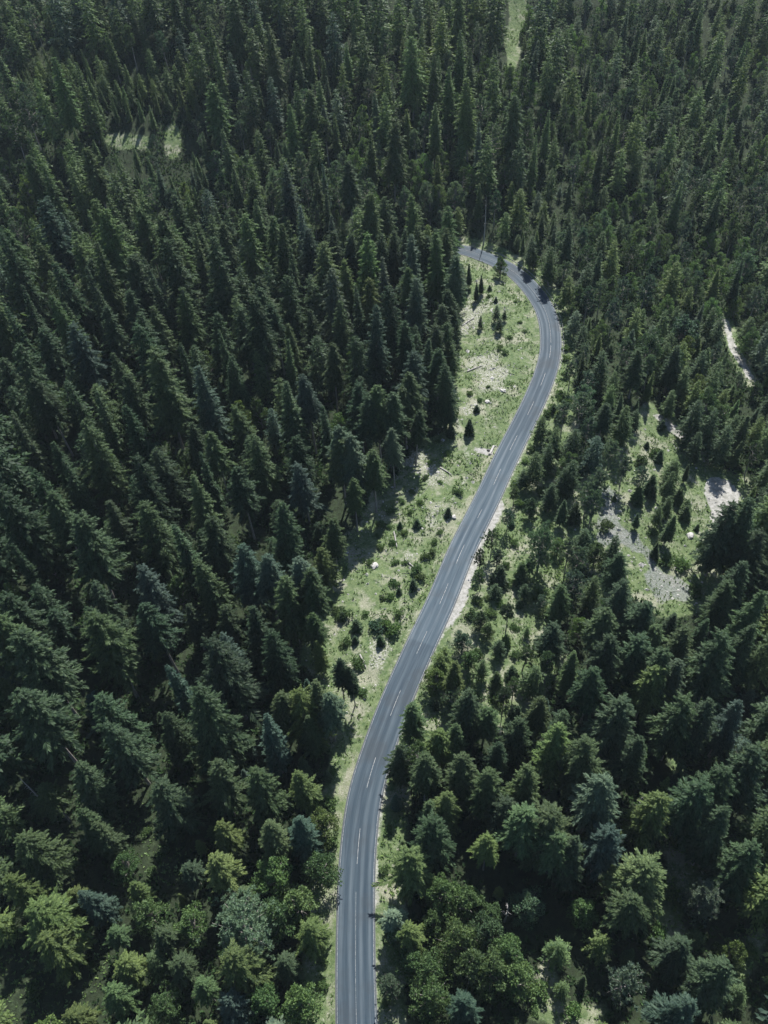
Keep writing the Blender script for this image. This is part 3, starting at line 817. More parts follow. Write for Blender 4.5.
SMALL = """
470 420 5 Y d; 451 424 4.5 Y d; 477 405 2.4 Y d; 454 412 3 H m; 448 508 2.6 Y d; 417 520 2.4 Y d; 458 488 2 H m; 380 522 2.6 H m; 388 524 2 H m; 400 522 2 Y d; 393 540 1.5 H l; 380 545 1.5 H l;
425 553 2.2 H m; 432 550 2 H m; 417 566 2 H m; 420 573 2.4 H m; 413 580 3.2 Y d; 394 580 2.4 H l; 399 588 2 Y d; 382 596 2 H m; 390 594 2 H l; 376 622 2.6 H b; 384 620 2.6 H l; 392 625 2.8 H l; 380 636 3 Y d; 398 612 2 H l; 356 620 3.5 Y d; 343 610 2.6 H m; 341 618 2 H m;
355 636 2.4 Y d; 345 640 2 H m; 329 603 2 H m; 335 608 2.6 H m; 342 612 2.4 Y d; 358 660 2.6 H m; 365 612 1.6 H l; 405 560 1.6 H l; 370 560 1.4 H l; 378 534 1.6 H l; 404 530 1.8 H l; 410 510 1.6 H l; 420 500 1.5 H l;
352 672 3 Y d; 354 683 3 Y d; 362 690 2 H l; 520 320 1.8 H l; 510 335 1.6 H m; 500 345 1.6 H l; 490 285 2 Y d; 489 294 1.8 H m; 503 283 1.5 H m; 515 300 1.5 H l; 496 297 1.8 Y d; 525 330 1.2 H l; 505 350 1.4 H m; 488 385 1.4 H l; 470 390 1.6 H l; 480 398 1.5 H m;
440 480 1.5 H l; 430 460 1.5 H l; 438 440 1.6 H l; 448 450 1.6 H l; 425 475 1.5 H m; 412 490 1.6 H l; 402 500 1.5 H l; 390 508 1.8 H l; 395 560 1.4 H l; 440 530 1.5 H l; 434 540 1.6 H l;
620 500 3 Y m; 648 530 2.5 H m; 664 548 3 Y d; 700 540 2 H l; 690 560 2 H l; 704 560 2 H l; 680 560 2 H l; 640 450 3 Y d; 650 440 2.4 Y d; 700 520 2.4 Y d; 668 560 2 H m; 612 520 2.4 H m; 700 585 2.4 H m;
560 345 1.8 H l; 563 355 1.6 H l; 566 372 2 H l; 560 390 2 H l; 553 405 2 H l; 548 410 2 H m; 540 430 2.2 H l; 528 445 2.2 H m; 522 458 2 H l; 513 478 2 H l; 520 500 2 H l; 512 520 2.2 Y d; 515 540 2.2 H l; 506 562 2 H l; 510 580 2.2 H l; 520 600 2.4 Y d; 500 600 2.2 H l; 488 596 2 H l; 478 598 2 H l; 515 625 2.4 H l; 530 560 2.4 Y d; 540 590 2.5 H l; 550 610 2.5 H l;
690 780 2 H l; 680 840 2 H l; 672 890 2.4 H l; 690 900 2.2 H m; 660 930 2 H l; 540 990 2.2 H l; 575 1010 2 H l; 535 1010 2 H l; 750 950 2 H l; 60 980 2.4 H m; 30 990 2.2 H m; 90 965 2 H m; 145 830 2.2 H m; 160 850 2.4 H m; 150 870 2 H m; 332 770 2 H l; 328 800 2.4 H l; 331 840 2.2 H l; 328 870 2.4 H l; 326 990 2.2 H l; 322 960 2.2 H l; 378 830 2 H l; 384 870 2.2 H l; 380 1005 2 H l
"""


def read_list(txt, base=False):
    for e in txt.replace('\n', ' ').split(';'):
        p = e.split()
        if not p: continue
        u, v, h = float(p[0]), float(p[1]), float(p[2])
        if u > 600 and h < 12 and v < 620: u += rng.normal(0, 3.5); v += rng.normal(0, 3); h *= rng.uniform(.6, 1.25); p[3] = p[3] if rng.random() < .7 else 'YH'[int(rng.integers(2))]; p[3] = ('Y' if h < 6.5 else 'S') if p[3] == 'F' and rng.random() < .75 else p[3]; h = min(h, 2.5) if p[3] == 'H' else (min(h, 6.5) if p[3] == 'Y' else h)
        if p[3] in 'SP' and 470 < u < 600 and 540 < v < 725: h *= rng.uniform(.6, .9)
        if p[3] == 'H' and u < 540: h *= rng.uniform(.5, .95)
        if p[3] == 'B' and u < 330 and v > 850 and rng.random() < .4: p[3] = 'S'; h *= 1.2
        q = hit(u, v, h)
        if q is None: continue
        dd, _, sd = seg_dist(q[None], RC)
        lim = 4.6 if p[3] in 'HY' else 5.4
        if dd[0] < lim:                          # keep every stem off the carriageway
            nn, _, _ = seg_dist(q[None], RC)
            i = np.argmin(np.linalg.norm(ROAD - q, axis=1))
            q = ROAD[i] + NOR[i] * sd[0] * (lim + rng.uniform(0, .8))
        plan(K_[p[3]], q[0], q[1], h, T_[p[4]], int(p[6]) if len(p) > 6 else None, float(p[5]) if len(p) > 5 else 1.0, True)


read_list(HAND); read_list(SMALL)


def fill():
    """trees between the ones placed one by one, at natural spacing"""
    cell = 4.0
    placed = {}

    def near(x, y, r):
        i, j = int(x // cell), int(y // cell); R = int(r // cell) + 1
        for a in range(i - R, i + R + 1):
            for b in range(j - R, j + R + 1):
                for (px, py, pr) in placed.get((a, b), ()):
                    if (px - x) ** 2 + (py - y) ** 2 < (0.5 * (r + pr)) ** 2: return True
        return False

    def put(x, y, r): placed.setdefault((int(x // cell), int(y // cell)), []).append((x, y, r))
    for t in TREES:
        if t['kind'] in ('shrub', 'young_spruce'): continue
        put(t['x'], t['y'], {'fir_tree': 3.4, 'pine_tree': 4.2, 'broadleaf_tree': 4.6}.get(t['kind'], 5.6) * min(1.15, max(.6, t['h'] / 20)))
    n = 30000
    X = rng.uniform(-205, 215, n); Y = rng.uniform(-2, 480, n)
    Z = height(X, Y)
    dd, _, sd = seg_dist(np.stack([X, Y], 1), RC)
    op = is_open(np.stack([X, Y], 1), Z)
    uv, zc = proj(np.stack([X, Y, Z], 1))
    uvt, _ = proj(np.stack([X, Y, Z + 22], 1))
    verge = in_poly(uv, VERGE)
    ok = (~op) & (~verge) & (dd > 6.5) & (uvt[:, 0] > -75) & (uvt[:, 0] < 843) & (uvt[:, 1] > -60) & (uv[:, 1] < 1330)
    young = set(np.nonzero(in_poly(jit(uv), YOUNG))[0])
    for i in np.nonzero(ok)[0]:
        x, y = X[i], Y[i]; u, v = uv[i]; side = sd[i]
        ut, vt = uvt[i]
        k = rng.random(); tint = None; w = 1.0
        wv = 0.5 + 0.5 * float(wob(np.array(x), np.array(y), 19.0, 2.6))
        if v < 330 and not (side < 0 and v > 250):                     # far slope
            if k < .22: kind, h, r = 'fir_tree', rng.uniform(14, 28), 5.2
            elif k < .68: kind, h, r = 'spruce_tree', rng.uniform(13, 30), 6.6
            elif k < .83: kind, h, r = 'pine_tree', rng.uniform(13, 19), 5.2
            else: kind, h, r = 'broadleaf_tree', rng.uniform(9, 14), 5.2
            if ut > 560 and rng.random() < .35: kind, h, r = 'pine_tree', rng.uniform(13, 18), 4.8
        elif side < 0 and v < 800:                                      # the dense forest on the left
            if k < .86: kind, h, r = 'spruce_tree', (rng.uniform(22, 33) if rng.random() < .6 else rng.uniform(14, 24)), 6.5
            elif k < .97: kind, h, r = 'fir_tree', rng.uniform(20, 29), 5.6
            else: kind, h, r = 'broadleaf_tree', rng.uniform(10, 13), 5
            w = 0.95
        elif side < 0:
            if k < .8: kind, h, r = 'spruce_tree', rng.uniform(12, 22), 5.6
            else: kind, h, r = 'broadleaf_tree', rng.uniform(7, 12), 4.6
        elif v < 520:                                                   # below the bend
            if k < .45: kind, h, r = 'spruce_tree', rng.uniform(9, 16), 5.2
            elif k < .60: kind, h, r = 'fir_tree', rng.uniform(7, 14), 4.0
            elif k < .80: kind, h, r = 'pine_tree', rng.uniform(9, 14), 4.8
            else: kind, h, r = 'broadleaf_tree', rng.uniform(6, 12), 4.8
        else:
            if dd[i] < 35: h0, h1 = 11, 18
            else: h0, h1 = 18, 25
            if k < .85: kind, h, r = 'spruce_tree', rng.uniform(h0, h1), 5.8
            elif k < .92: kind, h, r = 'pine_tree', rng.uniform(12, 17), 5.4
            else: kind, h, r = 'broadleaf_tree', rng.uniform(8, 12), 5.2
        if kind in ('spruce_tree', 'fir_tree'): r *= (0.55 + 0.45 * h / 22)
        r *= rng.uniform(.92, 1.18)
        tops, _ = proj(np.array([[x, y, Z[i] + h], [x, y, Z[i] + h * .55]]))
        raw = tops; tops = jit(tops)
        if any(in_poly(tops, p).any() for p in BLOCK) or any(in_poly(raw, p).any() for p in BLOCK_SHARP) or (i not in young and in_poly(raw[:1], YOUNG).any()):
            h *= .45
            tops, _ = proj(np.array([[x, y, Z[i] + h], [x, y, Z[i] + h * .55]]))
            if any(in_poly(jit(tops), p).any() for p in BLOCK) or any(in_poly(tops, p).any() for p in BLOCK_SHARP): continue
            if kind == 'spruce_tree': kind = 'fir_tree'
            r *= .75
        if v < 345 and u > 560 and side > 0 or (v < 215 and u > 600):                       # lower mixed wood on the upper right, its sunlight put into lighter tints
            k2 = rng.random(); h *= .8; r *= 1.06
            if k2 < .24: kind, h, r, tint = 'broadleaf_tree', rng.uniform(8, 13), 5.4, ('light green', 'grey-green', 'light green', 'mid green')[int(rng.integers(4))]
        if 335 < u < 450 and 165 < v < 235 and rng.random() < .6: kind, h, r, tint = 'broadleaf_tree', rng.uniform(9, 13), 5.2, ('grey-green', 'light green')[int(rng.integers(2))]
        if 335 < u < 450 and 235 <= v < 275: h *= .75
        if 470 < u < 650 and 205 < v < 275: h = min(h, rng.uniform(9, 15))
        if 480 < u < 560 and v < 130 and rng.random() < .35: kind, h, r, tint = 'broadleaf_tree', rng.uniform(8, 13), 5.0, 'light green'
        if i in young: kind, h, r, tint = ('fir_tree', 'spruce_tree')[int(rng.integers(2))], rng.uniform(7, 13), 3.2, ('yellow-green', 'light green', 'mid green')[int(rng.integers(3))]
        if near(x, y, r): continue
        if dd[i] < 9 and h > 16: h = rng.uniform(9, 14)
        put(x, y, r)
        plan(kind, x, y, h, tint, None, w)


    # undergrowth-sized trees in what gaps are left, and small growth on the open verge
    n = 9000
    X = rng.uniform(-150, 190, n); Y = rng.uniform(5, 330, n); Z = height(X, Y)
    dd, _, sd = seg_dist(np.stack([X, Y], 1), RC)
    uv, zc = proj(np.stack([X, Y, Z], 1)); uvt, _ = proj(np.stack([X, Y, Z + 8], 1))
    op = is_open(np.stack([X, Y], 1), Z); verge = in_poly(jit(uv), VERGE)
    tv = jit(uvt); cov = np.zeros(n, bool)
    for p in BLOCK: cov |= in_poly(tv, p)
    for p in BLOCK_SHARP: cov |= in_poly(uvt, p)
    ok = (dd > 6) & (uvt[:, 0] > -30) & (uvt[:, 0] < 800) & (uvt[:, 1] > 0) & (uv[:, 1] < 1200)
    for i in np.nonzero(ok & ~op & ~verge & ~cov)[0]:
        x, y = X[i], Y[i]; k = rng.random()
        kind = 'fir_tree' if k < .4 else ('spruce_tree' if k < .78 else 'broadleaf_tree')
        h = rng.uniform(4, 10); r = 1.7 + .16 * h
        if near(x, y, r + 1.2): continue
        put(x, y, r); plan(kind, x, y, h)
    for i in np.nonzero(ok & verge & ~op)[0]:
        x, y = X[i], Y[i]; k = rng.random()
        if k < .45: kind, h, r, tint = 'young_spruce', rng.uniform(2.2, 7), 2.9, ('mid green', 'yellow-green', 'dark green')[int(rng.integers(3))]
        elif k < .8: kind, h, r, tint = 'shrub', rng.uniform(1.2, 2.6), 2.2, ('mid green', 'light green', 'dark green')[int(rng.integers(3))]
        elif k < .9: kind, h, r, tint = 'pine_tree', rng.uniform(5, 9), 4.0, None
        else: kind, h, r, tint = 'broadleaf_tree', rng.uniform(3, 6), 3.6, 'light green'
        if near(x, y, r): continue
        put(x, y, r); plan(kind, x, y, h, tint)


fill()


def keep_views_open():
    """drops the filled-in trees that stand in front of, or shade, the small openings the photograph shows"""
    spots = [(168, 134), (175, 130), (171, 142), (170, 150), (176, 147), (164, 150), (128, 142), (114, 141), (140, 145), (725, 325), (734, 345), (741, 358), (749, 374), (712, 485), (722, 500), (718, 515), (466, 251), (472, 253), (478, 256)]
    G = np.array([[*hit(*p), 0] for p in spots]); G[:, 2] = height(G[:, 0], G[:, 1])
    sun = np.array([math.sin(math.radians(16)), math.cos(math.radians(16))]); keep = []
    S = np.array(spots, float)
    for t in TREES:
        if t['hand'] or t['kind'] in ('shrub', 'young_spruce'): keep.append(t); continue
        dv = np.array([t['x'], t['y']]) - G[:9, :2]
        al = dv @ sun; ac = np.abs(dv @ np.array([sun[1], -sun[0]]))
        if ((al > -3) & (al < t['h'] / 1.28) & (ac < 3.2)).any(): continue
        if np.hypot(t['x'], t['y']) < np.hypot(G[:, 0], G[:, 1]).min() - 60: keep.append(t); continue
        z = hz(t['x'], t['y']); hs = np.linspace(.1, 1, 7)
        uv, zc = proj(np.stack([np.full(7, t['x']), np.full(7, t['y']), z + hs * t['h']], 1))
        rad = F / zc * t['h'] * .15 * (1.05 - .8 * hs)
        far = np.hypot(t['x'], t['y']) > np.hypot(G[:, 0], G[:, 1]) + 2
        cov = (np.hypot(uv[:, None, 0] - S[None, :, 0], uv[:, None, 1] - S[None, :, 1]) < rad[:, None] + 1).any(0) & ~far
        if not cov.any(): keep.append(t)
    TREES[:] = keep


keep_views_open()


def choose_tint(t, uv):
    u, v = uv; k = rng.random(); kind = t['kind']
    lf = float(wob(np.array(u), np.array(v), 31.0, .7))
    if kind == 'broadleaf_tree': return ('light green', 'mid green', 'mid green', 'dark green', 'yellow-green', 'grey-green')[int(k * 6)]
    if kind == 'pine_tree': return ('grey-green', 'blue-green', 'grey-green', 'dark green')[int(k * 4)]
    if 250 < v < 780 and u < 330: return ('deep green', 'dark green', 'deep green', 'dark green', 'dark green', 'blue-green', 'mid green')[int(k * 7)]  # left forest's shade put into darker crown colours
    if v > 760: return ('mid green', 'mid green', 'dark green', 'yellow-green', 'blue-green')[int(k * 5)]
    if v < 300 and u > 330 and lf > -.25: return ('light green', 'light green', 'grey-green', 'mid green', 'yellow-green')[int(k * 5)]  # far slope's sunlight put into lighter crown colours
    if u > 545 and 230 < v < 640: return ('light green', 'mid green', 'yellow-green', 'mid green', 'grey-green', 'dark green')[int(k * 6)]
    if v < 260: return ('dark green', 'mid green', 'light green', 'blue-green', 'mid green', 'light green')[int(k * 6)]  # rest of the far slope, crowns lightened in place of sun
    return ('dark green', 'dark green', 'deep green', 'mid green', 'blue-green', 'dark green', 'mid green')[int(k * 7)]


# what stays an individual: those that show largest, at most LIMIT of a kind
LIMIT = 295
for t in TREES:
    z = hz(t['x'], t['y']); t['z'] = z
    uv, zc = proj(np.array([[t['x'], t['y'], z], [t['x'], t['y'], z + t['h']], [t['x'], t['y'], z + t['h'] * .6]]))
    t['uv0'], t['uv1'], t['uvm'] = uv[0], uv[1], uv[2]
    vis = -4 < uv[1][0] < 772 and -2 < uv[1][1] < 1030 or (4 < uv[2][0] < 764 and 6 < uv[2][1] < 1020)
    t['show'] = vis and zc[1] > 5
    t['size'] = t['h'] / max(zc[1], 5) * (1.25 if t['hand'] else 1)
    if t['tint'] is None: t['tint'] = choose_tint(t, uv[1])

used_labels = set()
mass = []
count = {}
for t in sorted(TREES, key=lambda q: -q['size']):
    kind = t['kind']
    if not t['show']:
        mass.append(t); continue
    if count.get(kind, 0) >= LIMIT:
        mass.append(t); continue
    protos = {'young_spruce': YS, 'shrub': SH}.get(kind) or PROTO[kind]
    vi = int(rng.integers(len(protos))) if t['var'] is None else t['var']
    word = protos[vi][-1]; ph = protos[vi][-2]
    dd, _, sd = seg_dist(np.array([[t['x'], t['y']]]), RC)
    su, sv = t['uv1']
    place = stand_of(t['uv0'], dd[0], sd[0])
    pu, pv = int(su / 7.68), int(sv / 10.24)
    size = 'tall ' if (kind in ('spruce_tree', 'fir_tree') and t['h'] > 23) else ('low ' if kind in ('shrub',) and t['h'] < 1.9 else '')
    lab = f"{size}{word} {t['tint']} {NOUN[kind]} {place}, top {say(pu)} percent across, {say(pv)} percent down"
    if len(lab.replace(',', '').split()) > 16: lab = lab.replace(size, '', 1) if size else lab
    if lab in used_labels:
        mass.append(t); continue
    used_labels.add(lab)
    count[kind] = count.get(kind, 0) + 1
    s = t['h'] / ph; w = t['w'] * rng.uniform(.92, 1.1)
    wide = s * w * (1.0 if s >= 1 else s ** -0.25)
    col = np.array(TINTS[t['tint']]) * rng.uniform(.82, 1.2) * rng.uniform(.94, 1.06, 3)
    rot = (rng.normal(0, .03), rng.normal(0, .03), rng.uniform(0, 6.283))
    if kind in ('young_spruce', 'shrub'):
        o = link(kind, protos[vi][0]); o.color = (*col, 1)
    else:
        o = bpy.data.objects.new(kind, None); C.objects.link(o)
        a = link('trunk', protos[vi][0], o); b = link('crown', protos[vi][1], o)
        b.color = (*col, 1)
        o.empty_display_size = .2
    o.location = (t['x'], t['y'], t['z'] - .05); o.rotation_euler = rot; o.scale = (wide, wide, s)
    tag(o, lab, CATS[kind], GROUPS[kind])
print('individuals', count, 'mass', len(mass))

# ------------------------------------------------------------------ the mass of further trees
def build_mass():
    V, T = [], []
    for t in mass:
        if t['kind'] in ('shrub', 'young_spruce'): continue
        i = {'fir_tree': (2, 3)}.get(t['kind'], (0, 1, 4))
        v, q = LOW[i[int(rng.integers(len(i)))]]
        s = t['h'] / 24.0; a = rng.uniform(0, 6.283); w = s * rng.uniform(.95, 1.2) * (1 if s > 1 else s ** -.25)
        c, sn = math.cos(a), math.sin(a)
        p = np.stack([(v[:, 0] * c - v[:, 1] * sn) * w + t['x'], (v[:, 0] * sn + v[:, 1] * c) * w + t['y'], v[:, 2] * s + t['z'] - .1], 1)
        V.append(p)
        col = np.array(TINTS[t['tint']]) * rng.uniform(.88, 1.12)
        T.append(np.repeat(col[None], len(v), 0))
    V = np.concatenate(V); T = np.concatenate(T)
    me = mesh_from('conifer_forest', V, np.arange(len(V)).reshape(-1, 4), m_far, tint=T)
    tag(link('conifer_forest', me), 'dense conifer forest covering the far slope behind the road bend', 'forest', kind='stuff')
    print('mass quads', len(V) // 4)


build_mass()


# ------------------------------------------------------------------ grass, low plants and stones
def build_cover():
    n = 230000
    X = rng.uniform(-130, 150, n); Y = rng.uniform(8, 400, n)
    Z = height(X, Y)
    uv, zc = proj(np.stack([X, Y, Z], 1))
    dd, _, sd = seg_dist(np.stack([X, Y], 1), RC)
    ok = np.zeros(n, bool)
    for p in OPEN + [VERGE]: ok |= in_poly(uv, p)
    ok |= (dd < 9)
    wood = ~ok
    ok |= (rng.random(n) < .8)
    ok &= (dd > 4.0) | ((dd > 3.3) & (rng.random(n) < .5) & (sd < 0)) | ((dd > 3.4) & (rng.random(n) < .25))
    bare = np.zeros(n, bool)
    for p in DEB + [SCREE]: bare |= in_poly(uv, p)
    for p in (TRACK, QUARRY, PATH_E, LAYBY, RAMP): ok &= ~in_poly(uv, p)
    ok &= ~(bare & (rng.random(n) < .8))
    ok &= (wob(X, Y, 4.1, 1.0) + 0.6 * wob(X, Y, 1.4, 2.0) + rng.normal(0, .35, n)) > -0.25
    P = np.stack([X, Y, Z], 1)[ok]; m = len(P); wd = wood[ok]
    K = Kites(); tint = []
    patchy = 0.5 + 0.5 * wob(P[:, 0], P[:, 1], 6.0, 3.0)
    size = rng.uniform(.25, .6, m) * (0.7 + 0.6 * patchy)
    colA = np.array([1.15, 1.3, 0.85]); colB = np.array([2.2, 2.15, 1.45]); colC = np.array([3.4, 3.2, 2.7])
    f1 = np.clip(patchy + rng.normal(0, .3, m), 0, 1)[:, None]; f2 = (rng.random(m) < .15)[:, None]
    col = (colA * (1 - f1) + colB * f1); col = np.where(f2, colC * rng.uniform(.7, 1.1, (m, 1)), col)
    col = np.where(wd[:, None], np.array([.6, .75, .55]) * rng.uniform(.5, 1.3, (m, 1)), col); size = np.where(wd, size * 1.7, size)
    for k in range(4):
        an = rng.uniform(0, 6.283, m)
        out = np.stack([np.cos(an), np.sin(an), np.zeros(m)], 1)
        a = unit(out * rng.uniform(.3, 1.2, (m, 1)) + np.array([0, 0, .8])) * (size * rng.uniform(.7, 1.3, m))[:, None]
        w = np.stack([-np.sin(an), np.cos(an), np.zeros(m)], 1) * (size * .22)[:, None]
        K.add(P - np.array([0, 0, .03]), a, w); tint.append(np.repeat(col, 4, 0))
    v, q = K.arrays()
    me = mesh_from('grass', v, q, foliage_mat('grass_blades', FOL, True, trans=.3, spec=.15), tint=np.concatenate(tint))
    tag(link('grass', me), 'rough tufted grass and herbs over the open ground', 'grass', kind='stuff')
    # low brush: loose knots of leaves among the grass
    n = 9000
    X = rng.uniform(-40, 140, n); Y = rng.uniform(40, 270, n); Z = height(X, Y)
    uv, zc = proj(np.stack([X, Y, Z], 1)); dd, _, sd = seg_dist(np.stack([X, Y], 1), RC)
    ok = np.zeros(n, bool)
    for p in (CLEARING, RIGHT_OPEN, VERGE, STRIP_SE, PATCH_S): ok |= in_poly(uv, p)
    for p in (QUARRY, LAYBY, RAMP, TRACK): ok &= ~in_poly(uv, p)
    ok &= (dd > 4.6) & ((wob(X, Y, 5.0, 4.0) + wob(X, Y, 2.1, 1.0) + rng.normal(0, .4, n)) > .25)
    P = np.stack([X, Y, Z], 1)[ok]; m = len(P)
    K = Kites(); tint = []
    r = rng.gamma(3.0, .13, m) + .12; col = np.array([1.25, 1.4, .95]) * rng.uniform(.55, 1.7, (m, 1))
    for k in range(16):
        dv = unit(rng.normal(0, 1, (m, 3)) * np.array([1, 1, .6]) + np.array([0, 0, .5]))
        p = P + dv * (r * rng.uniform(.1, .9, m))[:, None] * np.array([1.3, 1.3, .8])
        a = unit(dv + rng.normal(0, .6, (m, 3))) * (.16 + .22 * r * rng.uniform(.6, 1.3, m))[:, None]
        w = unit(np.cross(a, rng.normal(0, 1, (m, 3)))) * (np.linalg.norm(a, axis=1) * .36)[:, None]
        K.add(p, a, w); tint.append(np.repeat(col, 4, 0))
    v, q = K.arrays()
    tag(link('undergrowth', mesh_from('undergrowth', v, q, bpy.data.materials['grass_blades'], tint=np.concatenate(tint))), 'low leafy brush growing through the grass', 'brush', kind='stuff')
    # felling waste: bleached sticks
    n = 5200
    X = rng.uniform(-30, 130, n); Y = rng.uniform(70, 260, n); Z = height(X, Y)
    uv, zc = proj(np.stack([X, Y, Z], 1)); dd, _, sd = seg_dist(np.stack([X, Y], 1), RC)
    pr = np.zeros(n); pr[in_poly(uv, CLEARING)] = .28; pr[in_poly(uv, RIGHT_OPEN)] = .1
    for p in DEB: pr[in_poly(uv, p)] = .8
    ok = (rng.random(n) < pr) & (dd > 6)
    P = np.stack([X, Y, Z + .1], 1)[ok]; m = len(P)
    an = rng.uniform(0, 6.283, m); L = rng.gamma(2.2, .45, m) + .4; el = rng.uniform(-.04, .3, m)
    dv = np.stack([np.cos(an), np.sin(an), el], 1); w = np.stack([-np.sin(an), np.cos(an), np.zeros(m)], 1); wd = (rng.uniform(.025, .07, m))[:, None]
    up = np.array([[0, 0, 1.0]])
    A = P - dv * L[:, None] / 2; B = P + dv * L[:, None] / 2
    v = np.stack([A + w * wd, A - w * wd, A + up * wd * 1.6, B + w * wd * .6, B - w * wd * .6, B + up * wd], 1).reshape(-1, 3)
    b = 6 * np.arange(m)[:, None]
    q = np.concatenate([b + np.array([[0, 3, 5, 2]]), b + np.array([[2, 5, 4, 1]]), b + np.array([[1, 4, 3, 0]])])
    tag(link('brushwood', mesh_from('brushwood', v, q, m_dead)), 'bleached sticks and felling waste strewn over the clearing', 'sticks', kind='stuff')
    # stones
    n = 26000
    X = rng.uniform(-30, 140, n); Y = rng.uniform(60, 260, n)
    Z = height(X, Y); uv, zc = proj(np.stack([X, Y, Z], 1))
    dd, _, sd = seg_dist(np.stack([X, Y], 1), RC)
    p_ = np.zeros(n)
    p_[in_poly(uv, CLEARING)] = .16
    p_[in_poly(uv, RIGHT_OPEN)] = .14
    for p in DEB: p_[in_poly(uv, p)] = .75
    p_[in_poly(uv, SCREE)] = .9
    ok = (rng.random(n) < p_) & (dd > 5)
    P = np.stack([X, Y, Z], 1)[ok]; m = len(P)
    oct_v = np.array([(1, 0, 0), (0, 1, 0), (-1, 0, 0), (0, -1, 0), (0, 0, 1), (0, 0, -1)], float)
    oct_t = np.array([(0, 1, 4), (1, 2, 4), (2, 3, 4), (3, 0, 4), (1, 0, 5), (2, 1, 5), (3, 2, 5), (0, 3, 5)])
    r = rng.gamma(2.0, .085, m) + .06
    jit = rng.uniform(.6, 1.35, (m, 6, 1)) * rng.uniform(.8, 1.2, (m, 6, 3))
    v = P[:, None] + oct_v[None] * jit * r[:, None, None] * np.array([1, 1, .7]) + np.array([0, 0, .03])
    t = (oct_t[None] + 6 * np.arange(m)[:, None, None]).reshape(-1, 3)
    tag(link('rubble', mesh_from('rubble', v.reshape(-1, 3), None, m_stone, t)), 'pale scattered stones on the clearing and the scree', 'stones', kind='stuff')


build_cover()


def build_pieces():
    # boulders
    spots = [(374, 566, .9, 'whitish angular boulder in the clearing, below the tall trunks at its edge'), (453, 517, .7, 'pale boulder on the grass beside the road, below the trail'),
             (457, 523, .5, 'small pale boulder lying near the road edge grass'), (487, 402, .7, 'light grey boulder in the upper clearing near the road'),
             (503, 391, .8, 'flat grey boulder in the upper clearing'), (690, 536, .9, 'grey boulder in the grass below the pale gravel pit'),
             (441, 655, .5, 'little grey boulder on the verge below the lay-by')]
    for u, v, r, lab in spots:
        q = hit(u, v)
        dd, _, sd = seg_dist(q[None], RC)
        if dd[0] < 4.8: continue
        import bmesh
        bm = bmesh.new(); bmesh.ops.create_icosphere(bm, subdivisions=3, radius=r)
        for w in bm.verts:
            c = w.co
            k = 1 + .22 * math.sin(c.x * 3.1 / r + u) * math.cos(c.y * 2.3 / r + v) + .12 * math.sin(c.z * 6 / r + c.x * 5 / r)
            w.co = c * k; w.co.z *= .62
        me = bpy.data.meshes.new('boulder'); bm.to_mesh(me); bm.free(); me.materials.append(m_stone)
        o = link('boulder', me); o.location = (q[0], q[1], hz(*q) + .1 * r); o.rotation_euler = (0, 0, u)
        tag(o, lab, 'boulder', 'boulders in the open ground')
    # fallen logs
    logs = [((394, 532), (397, 548), 'thin bleached fallen log lying across the middle of the clearing'), ((405, 560), (414, 568), 'short pale fallen log among branches in the clearing'),
            ((462, 326), (474, 318), 'grey fallen log on stony ground in the upper clearing'), ((467, 372), (482, 366), 'pale fallen log near the upper forest edge of the clearing'),
            ((440, 468), (452, 476), 'weathered fallen log beside the trail in the clearing'), ((360, 655), (366, 668), 'pale fallen log at the lower tip of the clearing')]
    for a, b, lab in logs:
        p, q = hit(*a), hit(*b)
        n = 6; xs = np.linspace(p[0], q[0], n); ys = np.linspace(p[1], q[1], n)
        zs = height(xs, ys) + .12; zs = zs.mean() + (zs - zs.mean()) * .5 + np.linspace(.05, .18, n)
        T = Tubes(); T.add(np.stack([xs - p[0], ys - p[1], zs - zs[0]], 1), np.linspace(.2, .11, n), 8)
        for k in range(2):
            c = np.array([xs[2 + k] - p[0], ys[2 + k] - p[1], zs[2 + k] - zs[0]])
            T.add(np.array([c, c + [.3, .3 - .5 * k, .35], c + [.5, .6 - .9 * k, .8]]), np.array([.05, .04, .02]), 5)
        v, qd, t = T.arrays()
        o = link('fallen_log', mesh_from('fallen_log', v, qd, m_dead, t, True)); o.location = (p[0], p[1], zs[0])
        tag(o, lab, 'fallen log', 'fallen logs in the clearing')
    # dead trees
    dead = [((20, 778), 15, 10, 'bare bleached dead trunk standing in the near left wood'), ((97, 898), 8, 26, 'small leafless silver dead tree with bare twigs in the near left wood'),
            ((644, 795), 14, 8, 'bare pale dead trunk between dark spruces in the near right wood'), ((605, 648), 17, 6, 'long pale dead trunk standing among the right-hand spruces'),
            ((508, 905), 9, 8, 'short grey dead trunk in the dark gap between broadleaf trees'), ((486, 197), 17, 8, 'thin pale dead trunk standing behind the road bend')]
    for (u, v), h, nb, lab in dead:
        q = hit(u, v, h)
        T = snag(np.random.default_rng(int(u)), h, nb); a, b, t = T.arrays()
        root = bpy.data.objects.new('dead_tree', None); C.objects.link(root); root.location = (q[0], q[1], hz(*q))
        link('trunk', mesh_from('dead_trunk', a, b, m_dead, t, True), root)
        tag(root, lab, 'dead tree', 'dead trees in the woods')


build_pieces()

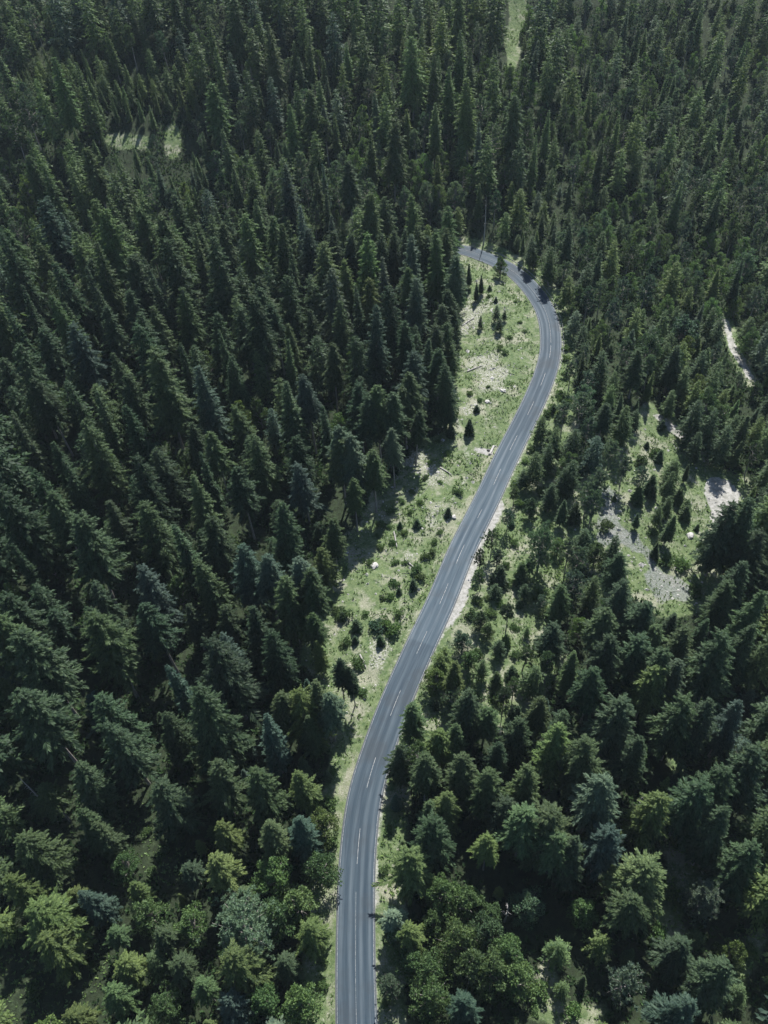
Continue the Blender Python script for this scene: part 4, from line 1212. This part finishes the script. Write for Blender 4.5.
# ------------------------------------------------------------------ camera, light, air
cd = bpy.data.cameras.new('camera'); cam = bpy.data.objects.new('camera', cd); C.objects.link(cam)
R = np.stack([M @ np.array([1, 0, 0]), M @ np.array([0, -1, 0]), M @ np.array([0, 0, -1])], 1)
mw = Matrix.Identity(4)
for i in range(3):
    for j in range(3): mw[i][j] = R[i, j]
mw[2][3] = CAM_Z
cam.matrix_world = mw
cd.sensor_fit = 'VERTICAL'; cd.sensor_height = 24; cd.lens = 24 * F / 1024
cd.clip_start = 1; cd.clip_end = 3000
scene.camera = cam

ELEV, AZ = math.radians(52), math.radians(16)        # the sun stands ahead of the camera, a little to the right
sd_ = np.array([math.sin(AZ) * math.cos(ELEV), math.cos(AZ) * math.cos(ELEV), math.sin(ELEV)])
sl = bpy.data.lights.new('sun', 'SUN'); sl.energy = 5.0; sl.angle = math.radians(.53); sl.color = (1, .965, .91)
so = bpy.data.objects.new('sun', sl); C.objects.link(so)
from mathutils import Vector
so.rotation_euler = Vector(sd_).to_track_quat('Z', 'Y').to_euler(); so.location = (60, 200, 300)
w = bpy.data.worlds.new('World'); scene.world = w; w.use_nodes = True
nt = w.node_tree; nt.nodes.clear()
sky = nt.nodes.new('ShaderNodeTexSky'); sky.sky_type = 'NISHITA'; sky.sun_disc = False
sky.sun_elevation = ELEV; sky.sun_rotation = AZ; sky.altitude = 900
bg = nt.nodes.new('ShaderNodeBackground'); bg.inputs[1].default_value = .08
wo = nt.nodes.new('ShaderNodeOutputWorld')
nt.links.new(sky.outputs[0], bg.inputs[0]); nt.links.new(bg.outputs[0], wo.inputs[0])

HAZE = 0.00006  # thin haze, added to lift the dark tones
if HAZE:
    x0, x1, y0, y1, z0, z1 = -440, 460, -180, 1010, -20, 300
    v = np.array([(x, y, z) for z in (z0, z1) for y in (y0, y1) for x in (x0, x1)])
    q = np.array([(0, 2, 3, 1), (4, 5, 7, 6), (0, 1, 5, 4), (2, 6, 7, 3), (0, 4, 6, 2), (1, 3, 7, 5)])
    m, nt, out = new_mat('haze')
    vol = N(nt, 'ShaderNodeVolumePrincipled'); vol.inputs['Density'].default_value = HAZE; vol.inputs['Color'].default_value = (.72, .88, 1.0, 1)
    nt.links.new(vol.outputs[0], out.inputs['Volume'])
    tag(link('haze', mesh_from('haze', v, q, m)), 'thin pale haze over the forest, added to lift its dark tones', 'haze', kind='stuff')

vs = scene.view_settings
vs.view_transform = 'Standard'; vs.look = 'None'; vs.exposure = 1.0; vs.gamma = 1.0; vs.use_curve_mapping = False
scene.render.engine = 'CYCLES'
cy = scene.cycles
cy.max_bounces = 5; cy.diffuse_bounces = 3; cy.glossy_bounces = 1; cy.transmission_bounces = 3; cy.volume_bounces = 0; cy.transparent_max_bounces = 4
cy.use_denoising = True
scene.render.resolution_x = 768; scene.render.resolution_y = 1024
